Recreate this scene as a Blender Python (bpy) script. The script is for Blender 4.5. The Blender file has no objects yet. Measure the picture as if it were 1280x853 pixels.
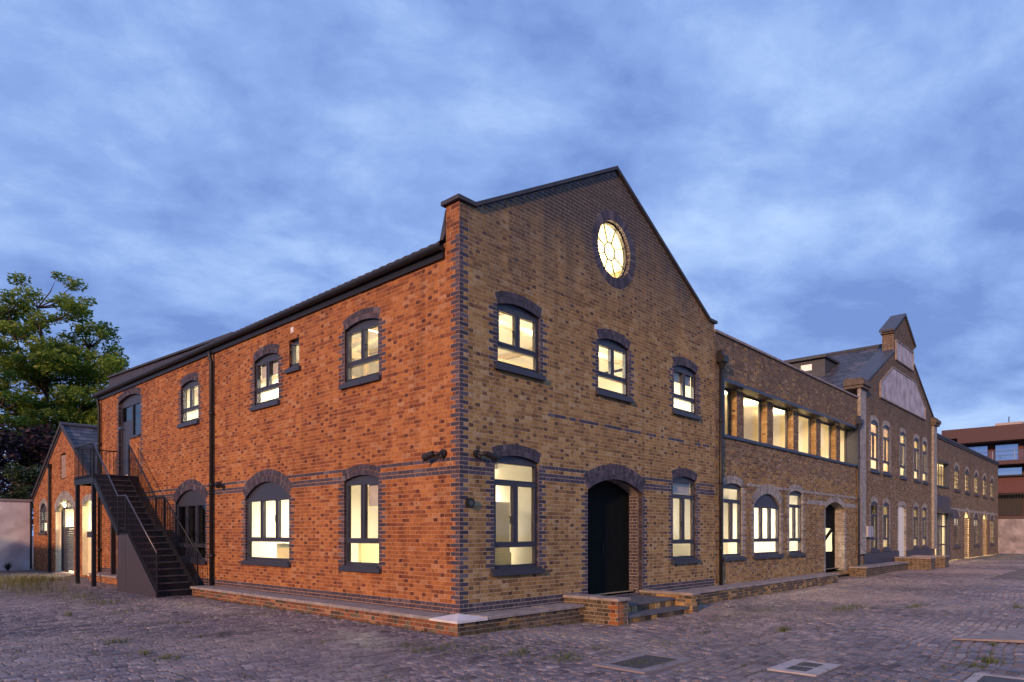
import bpy, math, random
import numpy as np
from mathutils import Matrix
random.seed(7); rng = np.random.default_rng(7)
sc = bpy.context.scene
C = sc.collection
R = math.radians

# ------------------------------------------------------------------ camera
F, HZ, H, D = 853.33, 667.0, 1.65, 11.7          # focal length in photo pixels, horizon row, eye height, distance to the corner
TH = math.atan(794 / F)
AX, AY = math.cos(TH), math.sin(TH)
RX, RY = math.sin(TH), -math.cos(TH)
LAT = (574 - 640) / F * D
CX, CY = -D * AX - LAT * RX, -D * AY - LAT * RY
cam = bpy.data.cameras.new('camera')
cam.lens, cam.sensor_width, cam.shift_y = 24.0, 36.0, (HZ - 426.5) / 1280
cam.clip_end = 2000
camo = bpy.data.objects.new('camera', cam); C.objects.link(camo)
camo.location = (CX, CY, H)
camo.rotation_euler = (R(90), 0, TH - R(90))
sc.camera = camo

# ------------------------------------------------------------------ sky, sun, exposure
SUN_AZ, SUN_EL = R(17), R(13)       # azimuth from -X towards -Y
w = bpy.data.worlds.new('World'); sc.world = w; w.use_nodes = True
nt = w.node_tree; N = nt.nodes; L = nt.links
for n in list(N): N.remove(n)
def wn(t, **k):
    n = N.new(t)
    for a, b in k.items(): setattr(n, a, b)
    return n
out = wn('ShaderNodeOutputWorld'); bg = wn('ShaderNodeBackground'); bg.inputs[1].default_value = 0.1
sky = wn('ShaderNodeTexSky', sky_type='NISHITA'); sky.sun_disc = False
sky.sun_elevation = R(8); sky.sun_rotation = R(270) - SUN_AZ
tc = wn('ShaderNodeTexCoord'); sep = wn('ShaderNodeSeparateXYZ'); L.new(tc.outputs['Generated'], sep.inputs[0])
zc = wn('ShaderNodeMath', operation='ADD'); zc.inputs[1].default_value = 0.34
zm = wn('ShaderNodeMath', operation='MAXIMUM'); zm.inputs[1].default_value = 0.0
L.new(sep.outputs[2], zm.inputs[0]); L.new(zm.outputs[0], zc.inputs[0])
dv = wn('ShaderNodeVectorMath', operation='DIVIDE'); cb = wn('ShaderNodeCombineXYZ')
for i in range(3): L.new(zc.outputs[0], cb.inputs[i])
L.new(tc.outputs['Generated'], dv.inputs[0]); L.new(cb.outputs[0], dv.inputs[1])
mp = wn('ShaderNodeMapping'); mp.inputs['Scale'].default_value = (1, 1, 0.0); mp.inputs['Rotation'].default_value = (0, 0, R(35))
L.new(dv.outputs[0], mp.inputs[0])
mp2 = wn('ShaderNodeMapping'); mp2.inputs['Scale'].default_value = (1.0, 1.25, 1); L.new(mp.outputs[0], mp2.inputs[0])
n1 = wn('ShaderNodeTexNoise'); n1.inputs['Scale'].default_value = 2.3; n1.inputs['Detail'].default_value = 9; n1.inputs['Roughness'].default_value = 0.55; n1.inputs['Distortion'].default_value = 0.25
L.new(mp2.outputs[0], n1.inputs['Vector'])
n2 = wn('ShaderNodeTexNoise'); n2.inputs['Scale'].default_value = 7.5; n2.inputs['Detail'].default_value = 9; n2.inputs['Roughness'].default_value = 0.6; n2.inputs['Distortion'].default_value = .3
L.new(mp2.outputs[0], n2.inputs['Vector'])
mx = wn('ShaderNodeMath', operation='MULTIPLY_ADD'); mx.inputs[1].default_value = 0.32; L.new(n2.outputs[0], mx.inputs[0]); L.new(n1.outputs[0], mx.inputs[2])
cr = wn('ShaderNodeValToRGB'); L.new(mx.outputs[0], cr.inputs[0])
e = cr.color_ramp.elements
e[0].position = 0.52; e[0].color = (1.85, 3.1, 7.2, 1)
e[1].position = 0.86; e[1].color = (5.2, 7.2, 11.2, 1)
el = e.new(0.675); el.color = (3.0, 4.7, 9.2, 1)
mixs = wn('ShaderNodeMix', data_type='RGBA'); mixs.inputs[0].default_value = 0.9
L.new(sky.outputs[0], mixs.inputs[6]); L.new(cr.outputs[0], mixs.inputs[7])
L.new(mixs.outputs[2], bg.inputs[0]); L.new(bg.outputs[0], out.inputs[0])

sun = bpy.data.lights.new('sun', 'SUN'); sun.energy = 3.6; sun.angle = R(3); sun.color = (1.0, 0.56, 0.27)
suno = bpy.data.objects.new('sun', sun); C.objects.link(suno)
from mathutils import Vector
tov = Vector((-math.cos(SUN_AZ) * math.cos(SUN_EL), -math.sin(SUN_AZ) * math.cos(SUN_EL), math.sin(SUN_EL)))
suno.rotation_euler = tov.to_track_quat('Z', 'Y').to_euler()
suno.location = (-20, -6, 12)
sc.view_settings.view_transform = 'Standard'; sc.view_settings.look = 'None'
sc.view_settings.exposure = 0.0; sc.view_settings.gamma = 1.0; sc.view_settings.use_curve_mapping = False
sc.cycles.use_denoising = True
sc.cycles.max_bounces = 8; sc.cycles.diffuse_bounces = 4; sc.cycles.transparent_max_bounces = 16
sc.cycles.sample_clamp_indirect = 6.0; sc.cycles.caustics_reflective = False; sc.cycles.caustics_refractive = False

# ------------------------------------------------------------------ materials
M = {}
def newmat(name):
    m = bpy.data.materials.new(name); m.use_nodes = True; M[name] = m
    nt = m.node_tree; b = nt.nodes['Principled BSDF']
    return m, nt, b
def plain(name, col, rough=0.6, metal=0.0, var=0.12, scale=6.0, bump=0.0, bscale=60.0, spec=0.4):
    m, nt, b = newmat(name); N = nt.nodes; L = nt.links
    g = N.new('ShaderNodeNewGeometry')
    no = N.new('ShaderNodeTexNoise'); no.inputs['Scale'].default_value = scale; no.inputs['Detail'].default_value = 6
    L.new(g.outputs['Position'], no.inputs['Vector'])
    mr = N.new('ShaderNodeMapRange'); mr.inputs[1].default_value = 0.3; mr.inputs[2].default_value = 0.7
    mr.inputs[3].default_value = 1 - var; mr.inputs[4].default_value = 1 + var
    L.new(no.outputs[0], mr.inputs[0])
    mu = N.new('ShaderNodeMix'); mu.data_type = 'RGBA'; mu.blend_type = 'MULTIPLY'; mu.inputs[0].default_value = 1
    mu.inputs[6].default_value = (*col, 1); L.new(mr.outputs[0], mu.inputs[7])
    L.new(mu.outputs[2], b.inputs['Base Color'])
    b.inputs['Roughness'].default_value = rough; b.inputs['Metallic'].default_value = metal
    b.inputs['Specular IOR Level'].default_value = spec
    if bump:
        n2 = N.new('ShaderNodeTexNoise'); n2.inputs['Scale'].default_value = bscale; n2.inputs['Detail'].default_value = 4
        L.new(g.outputs['Position'], n2.inputs['Vector'])
        bp = N.new('ShaderNodeBump'); bp.inputs['Strength'].default_value = bump; bp.inputs['Distance'].default_value = 0.02
        L.new(n2.outputs[0], bp.inputs['Height']); L.new(bp.outputs[0], b.inputs['Normal'])
    return m
def brickmat(name, stops, soot=0.0, sootz=(6.2, 9.0), patch=0.25, patchcol=(0.5, 0.45, 0.4), rough=0.85, grain=0.5, dust=0.0):
    """stops: (position, colour) over the per-piece random value 'rnd'; soot = weathering with its own noisy shape"""
    m, nt, b = newmat(name); N = nt.nodes; L = nt.links
    at = N.new('ShaderNodeAttribute'); at.attribute_name = 'rnd'
    r = N.new('ShaderNodeValToRGB'); L.new(at.outputs['Fac'], r.inputs[0])
    es = r.color_ramp.elements
    es[0].position, es[0].color = stops[0][0], (*stops[0][1], 1)
    es[1].position, es[1].color = stops[-1][0], (*stops[-1][1], 1)
    for p, c in stops[1:-1]:
        x = es.new(p); x.color = (*c, 1)
    g = N.new('ShaderNodeNewGeometry')
    n = N.new('ShaderNodeTexNoise'); n.inputs['Scale'].default_value = 38; n.inputs['Detail'].default_value = 5; n.inputs['Roughness'].default_value = 0.65
    L.new(g.outputs['Position'], n.inputs['Vector'])
    mr = N.new('ShaderNodeMapRange'); mr.inputs[1].default_value = 0.3; mr.inputs[2].default_value = 0.7; mr.inputs[3].default_value = 1 - grain * 0.7; mr.inputs[4].default_value = 1 + grain * 0.5
    L.new(n.outputs[0], mr.inputs[0])
    mu = N.new('ShaderNodeMix'); mu.data_type = 'RGBA'; mu.blend_type = 'MULTIPLY'; mu.inputs[0].default_value = 1
    L.new(r.outputs[0], mu.inputs[6]); L.new(mr.outputs[0], mu.inputs[7])
    nq = N.new('ShaderNodeTexNoise'); nq.inputs['Scale'].default_value = 17; nq.inputs['Detail'].default_value = 3; nq.inputs['Roughness'].default_value = 0.55
    L.new(g.outputs['Position'], nq.inputs['Vector'])
    mq = N.new('ShaderNodeMapRange'); mq.inputs[1].default_value = 0.54; mq.inputs[2].default_value = 0.70; mq.inputs[3].default_value = 1; mq.inputs[4].default_value = 1 - grain * 1.1
    L.new(nq.outputs[0], mq.inputs[0])
    mv = N.new('ShaderNodeMix'); mv.data_type = 'RGBA'; mv.blend_type = 'MULTIPLY'; mv.inputs[0].default_value = 1
    L.new(mu.outputs[2], mv.inputs[6]); L.new(mq.outputs[0], mv.inputs[7]); mu = mv
    # large weather patches
    n3 = N.new('ShaderNodeTexNoise'); n3.inputs['Scale'].default_value = 0.7; n3.inputs['Detail'].default_value = 9; n3.inputs['Roughness'].default_value = 0.68
    mp3 = N.new('ShaderNodeMapping'); mp3.inputs['Scale'].default_value = (1.0, 1.0, .6); L.new(g.outputs['Position'], mp3.inputs[0]); L.new(mp3.outputs[0], n3.inputs['Vector'])
    m3 = N.new('ShaderNodeMapRange'); m3.inputs[1].default_value = 0.45; m3.inputs[2].default_value = 0.72; m3.inputs[3].default_value = 0; m3.inputs[4].default_value = patch
    L.new(n3.outputs[0], m3.inputs[0])
    mm = N.new('ShaderNodeMix'); mm.data_type = 'RGBA'; mm.blend_type = 'MULTIPLY'; L.new(m3.outputs[0], mm.inputs[0])
    L.new(mu.outputs[2], mm.inputs[6]); mm.inputs[7].default_value = (*patchcol, 1)
    n7 = N.new('ShaderNodeTexNoise'); n7.inputs['Scale'].default_value = 1.0; n7.inputs['Detail'].default_value = 6; n7.inputs['Roughness'].default_value = .6
    mp7 = N.new('ShaderNodeMapping'); mp7.inputs['Scale'].default_value = (3.2, 3.2, .28); L.new(g.outputs['Position'], mp7.inputs[0]); L.new(mp7.outputs[0], n7.inputs['Vector'])
    m7 = N.new('ShaderNodeMapRange'); m7.inputs[1].default_value = .52; m7.inputs[2].default_value = .70; m7.inputs[3].default_value = 0; m7.inputs[4].default_value = 0 if dust else patch; L.new(n7.outputs[0], m7.inputs[0])
    x7 = N.new('ShaderNodeMix'); x7.data_type = 'RGBA'; x7.blend_type = 'MULTIPLY'; L.new(m7.outputs[0], x7.inputs[0]); L.new(mm.outputs[2], x7.inputs[6]); x7.inputs[7].default_value = (.48, .42, .42, 1)
    last = x7.outputs[2]
    if dust:
        n6 = N.new('ShaderNodeTexNoise'); n6.inputs['Scale'].default_value = 0.23; n6.inputs['Detail'].default_value = 8; n6.inputs['Roughness'].default_value = .62; n6.inputs['Distortion'].default_value = .4
        L.new(g.outputs['Position'], n6.inputs['Vector'])
        m6 = N.new('ShaderNodeMapRange'); m6.inputs[1].default_value = .50; m6.inputs[2].default_value = .66; m6.inputs[3].default_value = 0; m6.inputs[4].default_value = dust; L.new(n6.outputs[0], m6.inputs[0])
        x6 = N.new('ShaderNodeMix'); x6.data_type = 'RGBA'; L.new(m6.outputs[0], x6.inputs[0]); L.new(last, x6.inputs[6]); x6.inputs[7].default_value = (.30, .25, .235, 1); last = x6.outputs[2]
    if soot:
        sp = N.new('ShaderNodeSeparateXYZ'); L.new(g.outputs['Position'], sp.inputs[0])
        mz = N.new('ShaderNodeMapRange'); mz.inputs[1].default_value = sootz[0]; mz.inputs[2].default_value = sootz[1]; mz.inputs[3].default_value = -0.25; mz.inputs[4].default_value = 0.6
        L.new(sp.outputs[2], mz.inputs[0])
        mp = N.new('ShaderNodeMapping'); mp.inputs['Scale'].default_value = (1.3, 1.3, 0.35); L.new(g.outputs['Position'], mp.inputs[0])
        n4 = N.new('ShaderNodeTexNoise'); n4.inputs['Scale'].default_value = 1.2; n4.inputs['Detail'].default_value = 6; L.new(mp.outputs[0], n4.inputs['Vector'])
        ad = N.new('ShaderNodeMath'); ad.operation = 'ADD'; L.new(mz.outputs[0], ad.inputs[0]); L.new(n4.outputs[0], ad.inputs[1])
        mt = N.new('ShaderNodeMapRange'); mt.inputs[1].default_value = 0.5; mt.inputs[2].default_value = 1.0; mt.inputs[3].default_value = 0; mt.inputs[4].default_value = soot
        L.new(ad.outputs[0], mt.inputs[0])
        m5 = N.new('ShaderNodeMix'); m5.data_type = 'RGBA'; L.new(mt.outputs[0], m5.inputs[0]); L.new(last, m5.inputs[6]); m5.inputs[7].default_value = (0.075, 0.062, 0.06, 1)
        last = m5.outputs[2]
    L.new(last, b.inputs['Base Color'])
    b.inputs['Roughness'].default_value = rough; b.inputs['Specular IOR Level'].default_value = 0.25
    bp = N.new('ShaderNodeBump'); bp.inputs['Strength'].default_value = 0.35; bp.inputs['Distance'].default_value = 0.003
    L.new(n.outputs[0], bp.inputs['Height']); L.new(bp.outputs[0], b.inputs['Normal'])
    return m
brickmat('brick_yellow', [(0, (.10, .06, .04)), (.12, (.17, .10, .052)), (.26, (.28, .17, .07)), (.5, (.36, .225, .085)), (.8, (.43, .285, .115)), (1, (.45, .34, .19))], soot=1.0, sootz=(5.4, 8.6), patch=.6, patchcol=(.50, .44, .42))
brickmat('brick_red', [(0, (.11, .038, .026)), (.12, (.17, .056, .032)), (.28, (.28, .096, .038)), (.55, (.38, .142, .047)), (.85, (.44, .18, .062)), (1, (.43, .22, .12))], soot=0.4, sootz=(4.5, 9), patchcol=(.52, .42, .42), patch=.7)  # red brick whose colour also holds the orange lamp light on left-hand faces
brickmat('brick_red_dark', [(0, (.12, .05, .035)), (.4, (.22, .085, .045)), (.8, (.31, .12, .055)), (1, (.36, .18, .10))], patch=.6, patchcol=(.5, .48, .45))  # left face of the corner ledge, reddened in colour for that orange light
brickmat('brick_blue', [(0, (.045, .04, .058)), (.5, (.066, .058, .085)), (.9, (.095, .08, .11)), (1, (.16, .135, .16))], patch=.3, rough=.6, grain=.3)
brickmat('brick_brown', [(0, (.10, .068, .05)), (.3, (.19, .125, .08)), (.6, (.26, .175, .10)), (.9, (.32, .23, .14)), (1, (.38, .30, .22))], soot=0.6, sootz=(4.0, 8.0), patch=.5)
brickmat('brick_white', [(0, (.22, .21, .20)), (.5, (.33, .32, .31)), (1, (.45, .43, .42))], patch=.5, rough=.6, grain=.3)
brickmat('brick_mossy', [(0, (.06, .048, .04)), (.5, (.12, .092, .068)), (.8, (.17, .125, .085)), (1, (.23, .165, .11))], patch=.7, patchcol=(.45, .5, .4))
brickmat('sett', [(0, (.092, .078, .088)), (.3, (.165, .142, .158)), (.7, (.24, .198, .214)), (1, (.36, .305, .31))], patch=.75, patchcol=(.50, .52, .62), rough=.5, grain=.5, dust=.75)
brickmat('slate', [(0, (.05, .055, .075)), (.5, (.075, .08, .105)), (1, (.12, .12, .15))], patch=.3, rough=.45, grain=.25)
plain('mortar_red', (.40, .22, .15), .95, var=.3, scale=10)
plain('mortar', (.44, .375, .30), .95, var=.25, scale=14)
plain('mortar_dark', (.30, .255, .225), .95, var=.3, scale=9)
plain('frame', (.040, .042, .062), .42, var=.08)
plain('navy_metal', (.030, .040, .075), .4, var=.1)
plain('black_metal', (.014, .014, .017), .45, var=.15)
plain('stair_metal', (.012, .012, .018), .5, var=.15)
plain('stair_panel', (.05, .042, .05), .5, var=.12, scale=2)
plain('handrail_steel', (.12, .115, .14), .4, metal=.8)
plain('coping_stone', (.28, .24, .23), .85, var=.3, scale=4, bump=.4, bscale=40)
plain('cap_stone', (.62, .58, .58), .8, var=.15, scale=5, bump=.3)
plain('coping_dark', (.045, .045, .058), .6, var=.3, scale=3)
plain('lead', (.07, .075, .09), .6)
plain('plaster', (.88, .84, .74), .9, var=.03, scale=1)
plain('plaster_green', (.70, .66, .42), .9, var=.05, scale=1)
plain('plaster_grey', (.66, .60, .47), .9, var=.05, scale=2)
plain('timber', (.46, .36, .24), .8, var=.15, scale=8)
plain('blind', (.55, .50, .38), .9)
plain('floor_inside', (.35, .30, .22), .7)
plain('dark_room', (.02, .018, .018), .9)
plain('curtain', (.20, .15, .13), .9, var=.2)
plain('door_black', (.006, .008, .008), .8, var=.2, spec=.1)
plain('render_panel', (.42, .40, .45), .85, var=.35, scale=2.0)
plain('render_white', (.60, .55, .57), .9, var=.32, scale=.9, bump=.4, bscale=9)
plain('white_paint', (.72, .68, .72), .6)
plain('cream_lit', (.80, .72, .50), .7)  # cream that carries the indoor light on the annex door reveals
plain('roof_tile', (.04, .033, .04), .6, var=.3, scale=5)
plain('bark', (.06, .045, .035), .9, var=.3, bump=.6, bscale=20)
plain('iron_cover', (.07, .062, .065), .6, var=.3, scale=12, bump=.5, bscale=80)
plain('concrete', (.40, .35, .35), .9, var=.2, scale=7, bump=.3)
plain('apt_brick', (.12, .05, .05), .8, var=.15)  # darkened base colour stands in for the shade at the far end
plain('whitewash', (.27, .25, .29), .9, var=.45, scale=1.6, bump=.4, bscale=12)  # base colour greyed down in place of the shade on this wall
plain('apt_dark', (.03, .028, .035), .7)
plain('board', (.28, .2, .17), .8, var=.2)
plain('step_stone', (.12, .12, .135), .7, var=.25, scale=5, bump=.3)
plain('nosing', (.09, .085, .10), .5, metal=.4)
plain('concrete_dull', (.24, .20, .205), .9, var=.2, scale=7)
plain('apt_roof', (.075, .036, .042), .6, var=.1)
plain('apt_glass', (.35, .45, .6), .08, metal=.9, var=.02)
plain('cap_brown', (.12, .095, .08), .85, var=.3, scale=8)
plain('meter_grey', (.40, .40, .46), .5)
plain('chrome', (.5, .5, .5), .25, metal=1)
plain('door_sill_white', (.75, .66, .70), .6)
def dirtmat():
    m, nt, b = newmat('ground_dirt'); N = nt.nodes; L = nt.links
    g = N.new('ShaderNodeNewGeometry')
    n = N.new('ShaderNodeTexNoise'); n.inputs['Scale'].default_value = 1.1; n.inputs['Detail'].default_value = 8; L.new(g.outputs['Position'], n.inputs['Vector'])
    r = N.new('ShaderNodeValToRGB'); L.new(n.outputs[0], r.inputs[0]); es = r.color_ramp.elements
    es[0].position = .38; es[0].color = (.11, .088, .082, 1); es[1].position = .62; es[1].color = (.21, .17, .165, 1)
    x = es.new(.7); x.color = (.13, .13, .07, 1)
    L.new(r.outputs[0], b.inputs['Base Color']); b.inputs['Roughness'].default_value = .95
    n2 = N.new('ShaderNodeTexNoise'); n2.inputs['Scale'].default_value = 40; n2.inputs['Detail'].default_value = 6; L.new(g.outputs['Position'], n2.inputs['Vector'])
    bp = N.new('ShaderNodeBump'); bp.inputs['Strength'].default_value = .6; bp.inputs['Distance'].default_value = .03
    L.new(n2.outputs[0], bp.inputs['Height']); L.new(bp.outputs[0], b.inputs['Normal'])
dirtmat()
def glassmat(name, refl=0.10, tint=(1, 1, 1)):
    m = bpy.data.materials.new(name); m.use_nodes = True; M[name] = m
    nt = m.node_tree; N = nt.nodes; L = nt.links
    N.remove(N['Principled BSDF'])
    t = N.new('ShaderNodeBsdfTransparent'); t.inputs[0].default_value = (*tint, 1)
    g = N.new('ShaderNodeBsdfGlossy'); g.inputs['Roughness'].default_value = 0.02
    f = N.new('ShaderNodeLayerWeight'); f.inputs[0].default_value = .5
    pw = N.new('ShaderNodeMath'); pw.operation = 'POWER'; pw.inputs[1].default_value = 5; L.new(f.outputs['Facing'], pw.inputs[0])
    ad = N.new('ShaderNodeMath'); ad.operation = 'MULTIPLY_ADD'; ad.inputs[1].default_value = .45; ad.inputs[2].default_value = refl; L.new(pw.outputs[0], ad.inputs[0])
    mx = N.new('ShaderNodeMixShader'); L.new(ad.outputs[0], mx.inputs[0]); L.new(t.outputs[0], mx.inputs[1]); L.new(g.outputs[0], mx.inputs[2])
    L.new(mx.outputs[0], N['Material Output'].inputs[0])
glassmat('glass', .05)
glassmat('glass_cream', .04, (.95, .80, .52))
glassmat('glass_dark', .14, (.55, .6, .62))
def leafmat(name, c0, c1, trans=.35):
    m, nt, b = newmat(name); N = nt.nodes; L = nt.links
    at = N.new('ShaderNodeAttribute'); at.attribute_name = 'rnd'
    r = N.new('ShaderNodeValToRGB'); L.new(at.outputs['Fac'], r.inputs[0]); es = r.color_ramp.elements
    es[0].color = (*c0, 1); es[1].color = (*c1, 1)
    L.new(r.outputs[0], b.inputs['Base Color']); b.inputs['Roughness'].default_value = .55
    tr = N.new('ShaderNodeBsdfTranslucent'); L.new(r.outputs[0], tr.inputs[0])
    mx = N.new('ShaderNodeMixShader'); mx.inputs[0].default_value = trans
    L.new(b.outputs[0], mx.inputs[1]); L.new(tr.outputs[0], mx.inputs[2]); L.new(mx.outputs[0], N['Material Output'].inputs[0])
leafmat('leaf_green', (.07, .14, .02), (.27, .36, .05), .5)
leafmat('leaf_purple', (.020, .012, .026), (.045, .022, .04), .2)
leafmat('leaf_dark', (.012, .022, .016), (.03, .045, .028), .2)
leafmat('leaf_ivy', (.02, .04, .012), (.05, .085, .025), .2)
leafmat('grass', (.06, .075, .02), (.20, .18, .06))
leafmat('weed', (.05, .075, .02), (.15, .17, .04))
leafmat('agave_leaf', (.02, .035, .025), (.035, .055, .04), .1)

# ------------------------------------------------------------------ mesh builders and tagging
class MB:
    """collects polygons with a material slot and a per-piece random value"""
    def __init__(s): s.v, s.f, s.m, s.r = [], [], [], []
    def poly(s, pts, mi=0, r=0.5):
        b = len(s.v); s.v += [tuple(p) for p in pts]; s.f.append(tuple(range(b, b + len(pts)))); s.m.append(mi); s.r.append(r)
    def hexa(s, p, mi=0, r=0.5, skip=()):
        """p: 8 points, 0-3 one face (ccw from outside), 4-7 the opposite face"""
        b = len(s.v); s.v += [tuple(q) for q in p]
        fs = [(0, 1, 2, 3), (7, 6, 5, 4), (0, 4, 5, 1), (1, 5, 6, 2), (2, 6, 7, 3), (3, 7, 4, 0)]
        for k, f in enumerate(fs):
            if k in skip: continue
            s.f.append(tuple(b + i for i in f)); s.m.append(mi); s.r.append(r)
    def box(s, x0, x1, y0, y1, z0, z1, mi=0, r=0.5):
        s.hexa([(x0, y0, z0), (x1, y0, z0), (x1, y0, z1), (x0, y0, z1), (x0, y1, z0), (x1, y1, z0), (x1, y1, z1), (x0, y1, z1)], mi, r)
    def bar(s, a, b, w, h=None, mi=0, up=(0, 0, 1)):
        """box-section bar from a to b, w across and h along 'up'"""
        h = h or w; a, b = Vector(a), Vector(b); d = (b - a).normalized(); u = Vector(up)
        if abs(d.dot(u)) > .98: u = Vector((0, 1, 0))
        sd = d.cross(u).normalized() * (w / 2); u = sd.cross(d).normalized() * (h / 2)
        s.hexa([a - sd - u, a + sd - u, a + sd + u, a - sd + u, b - sd - u, b + sd - u, b + sd + u, b - sd + u], mi)
    def tube(s, pts, r, n=8, mi=0, cap=True):
        pts = [Vector(p) for p in pts]; rr = r if isinstance(r, (list, tuple)) else [r] * len(pts)
        rings = []
        for i, p in enumerate(pts):
            d = (pts[min(i + 1, len(pts) - 1)] - pts[max(i - 1, 0)]).normalized()
            u = Vector((0, 0, 1)) if abs(d.z) < .9 else Vector((1, 0, 0))
            a = d.cross(u).normalized(); b = d.cross(a).normalized()
            base = len(s.v)
            for k in range(n):
                t = 2 * math.pi * k / n; s.v.append(tuple(p + (a * math.cos(t) + b * math.sin(t)) * rr[i]))
            rings.append(base)
        for i in range(len(rings) - 1):
            for k in range(n):
                q = (k + 1) % n
                s.f.append((rings[i] + k, rings[i + 1] + k, rings[i + 1] + q, rings[i] + q)); s.m.append(mi); s.r.append(.5)
        if cap:
            s.f.append(tuple(rings[0] + k for k in range(n))); s.m.append(mi); s.r.append(.5)
            s.f.append(tuple(rings[-1] + k for k in reversed(range(n)))); s.m.append(mi); s.r.append(.5)
    def mesh(s, name, mats, smooth=False):
        me = bpy.data.meshes.new(name); me.from_pydata(s.v, [], s.f)
        for m in mats: me.materials.append(M[m])
        me.polygons.foreach_set('material_index', s.m)
        a = me.attributes.new('rnd', 'FLOAT', 'FACE'); a.data.foreach_set('value', np.array(s.r, dtype=np.float32))
        if smooth: me.polygons.foreach_set('use_smooth', [True] * len(s.f))
        me.update(); return me
def quadmesh(name, V, Q, mi, r, mats):
    """numpy path: V (n,3), Q (m,4), mi (m,), r (m,)"""
    me = bpy.data.meshes.new(name)
    me.vertices.add(len(V)); me.vertices.foreach_set('co', np.ascontiguousarray(V, dtype=np.float32).ravel())
    me.loops.add(4 * len(Q)); me.loops.foreach_set('vertex_index', np.ascontiguousarray(Q, dtype=np.int32).ravel())
    me.polygons.add(len(Q)); me.polygons.foreach_set('loop_start', np.arange(0, 4 * len(Q), 4, dtype=np.int32))
    me.polygons.foreach_set('material_index', np.asarray(mi, dtype=np.int32))
    for m in mats: me.materials.append(M[m])
    me.polygons.foreach_set('use_smooth', np.zeros(len(Q), dtype=bool))
    me.update(calc_edges=True)
    a = me.attributes.new('rnd', 'FLOAT', 'FACE'); a.data.foreach_set('value', np.asarray(r, dtype=np.float32))
    return me
def link(name, data, parent=None):
    o = bpy.data.objects.new(name, data); C.objects.link(o)
    if parent is not None:
        o.parent = parent
        if parent.parent is None: o.matrix_parent_inverse = Matrix.Translation(-parent.location)
    return o
def part(name, mb, mats, parent, smooth=False):
    if isinstance(mats, str): mats = [mats]
    return link(name, mb.mesh(name, mats, smooth), parent)
def thing(name, label, cat, loc=(0, 0, 0), group=None):
    o = bpy.data.objects.new(name, None); C.objects.link(o); o.location = loc; o.empty_display_size = .2
    o['label'] = label; o['category'] = cat
    if group: o['group'] = group
    return o
def tag(o, label=None, cat=None, group=None, kind=None):
    for k, v in (('label', label), ('category', cat), ('group', group), ('kind', kind)):
        if v: o[k] = v
    return o

# ------------------------------------------------------------------ walls laid brick by brick
CO = 0.055; CH = 0.075      # course origin and height
class Wall:
    def __init__(s, o, u, n):
        s.o = np.array(o, float); s.u = np.array(u, float); s.n = np.array(n, float)
        # flip faces when u x z does not point outwards
        s.flip = (s.u[1] * s.n[0] - s.u[0] * s.n[1]) < 0
    def p(s, u, z, d=0.0):
        q = s.o + s.u * u + s.n * d
        return (q[0], q[1], z)
    def arr(s, U, Z, Dp):
        XY = s.o + U[:, None] * s.u + Dp[:, None] * s.n
        return np.column_stack([XY, Z])
    def wb(s, mb, u0, u1, z0, z1, d0, d1, mi=0, r=.5):
        """box in wall coordinates; d outward"""
        p = [s.p(u0, z0, d1), s.p(u1, z0, d1), s.p(u1, z1, d1), s.p(u0, z1, d1), s.p(u0, z0, d0), s.p(u1, z0, d0), s.p(u1, z1, d0), s.p(u0, z1, d0)]
        if s.flip: p = [p[i] for i in (1, 0, 3, 2, 5, 4, 7, 6)]
        mb.hexa(p, mi, r)
    def wpoly(s, mb, uz, d0, d1, mi=0):
        """extruded polygon (u,z) ccw seen from outside"""
        if s.flip: uz = uz[::-1]
        n = len(uz)
        mb.poly([s.p(u, z, d1) for u, z in uz], mi); mb.poly([s.p(u, z, d0) for u, z in uz[::-1]], mi)
        for i in range(n):
            a, b = uz[i], uz[(i + 1) % n]
            mb.poly([s.p(*a, d1), s.p(*a, d0), s.p(*b, d0), s.p(*b, d1)], mi)
class Op:
    """an opening: jambs u0,u1, bottom zb, springing zs, rise, voussoir rings (n of depth rd), quoin slot or None"""
    def __init__(s, u0, u1, zb, zs, rise=0.0, rings=2, rd=0.108, q=1, sub=0, quoin=True):
        s.u0, s.u1, s.zb, s.zs, s.rise, s.rings, s.rd, s.q, s.quoin = u0, u1, zb, zs, rise, rings, rd, q, quoin
        s.uc = (u0 + u1) / 2; s.w = (u1 - u0) / 2; s.sub = sub
        if rise > 0:
            s.R = (s.w ** 2 + rise ** 2) / (2 * rise); s.zc = zs + rise - s.R; s.Ro = s.R + rings * rd
            s.zk = s.zc + (zs - s.zc) * s.Ro / s.R; s.ztop = s.zc + s.Ro
        else:
            s.ztop = zs
    def hw(s, z):
        if s.rise <= 0: return s.w if s.zb - 1e-6 <= z <= s.zs + 1e-6 else 0.0
        if z < s.zs: return s.w
        if z >= s.ztop: return 0.0
        if z < s.zk: return s.w + (z - s.zs) * s.w / (s.zs - s.zc)
        return math.sqrt(max(0, s.Ro ** 2 - (z - s.zc) ** 2))
class Round:
    def __init__(s, uc, zc, r, rd, q=1):
        s.uc, s.zcn, s.r, s.rd, s.q = uc, zc, r, rd, q; s.Ro = r + rd; s.zb = zc - s.Ro; s.ztop = zc + s.Ro; s.zs = -99; s.quoin = False
    def hw(s, z): return math.sqrt(max(0, s.Ro ** 2 - (z - s.zcn) ** 2))
class Bricks:
    """list of brick prisms: 4 corners in (u,z), back depth, front depth, slot, rnd"""
    def __init__(s, wall): s.wall = wall; s.q, s.d0, s.d1, s.m, s.r = [], [], [], [], []
    def add(s, c, d0, d1, m, r=None):
        s.q.append(c); s.d0.append(d0); s.d1.append(d1); s.m.append(m); s.r.append(random.random() if r is None else r)
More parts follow.
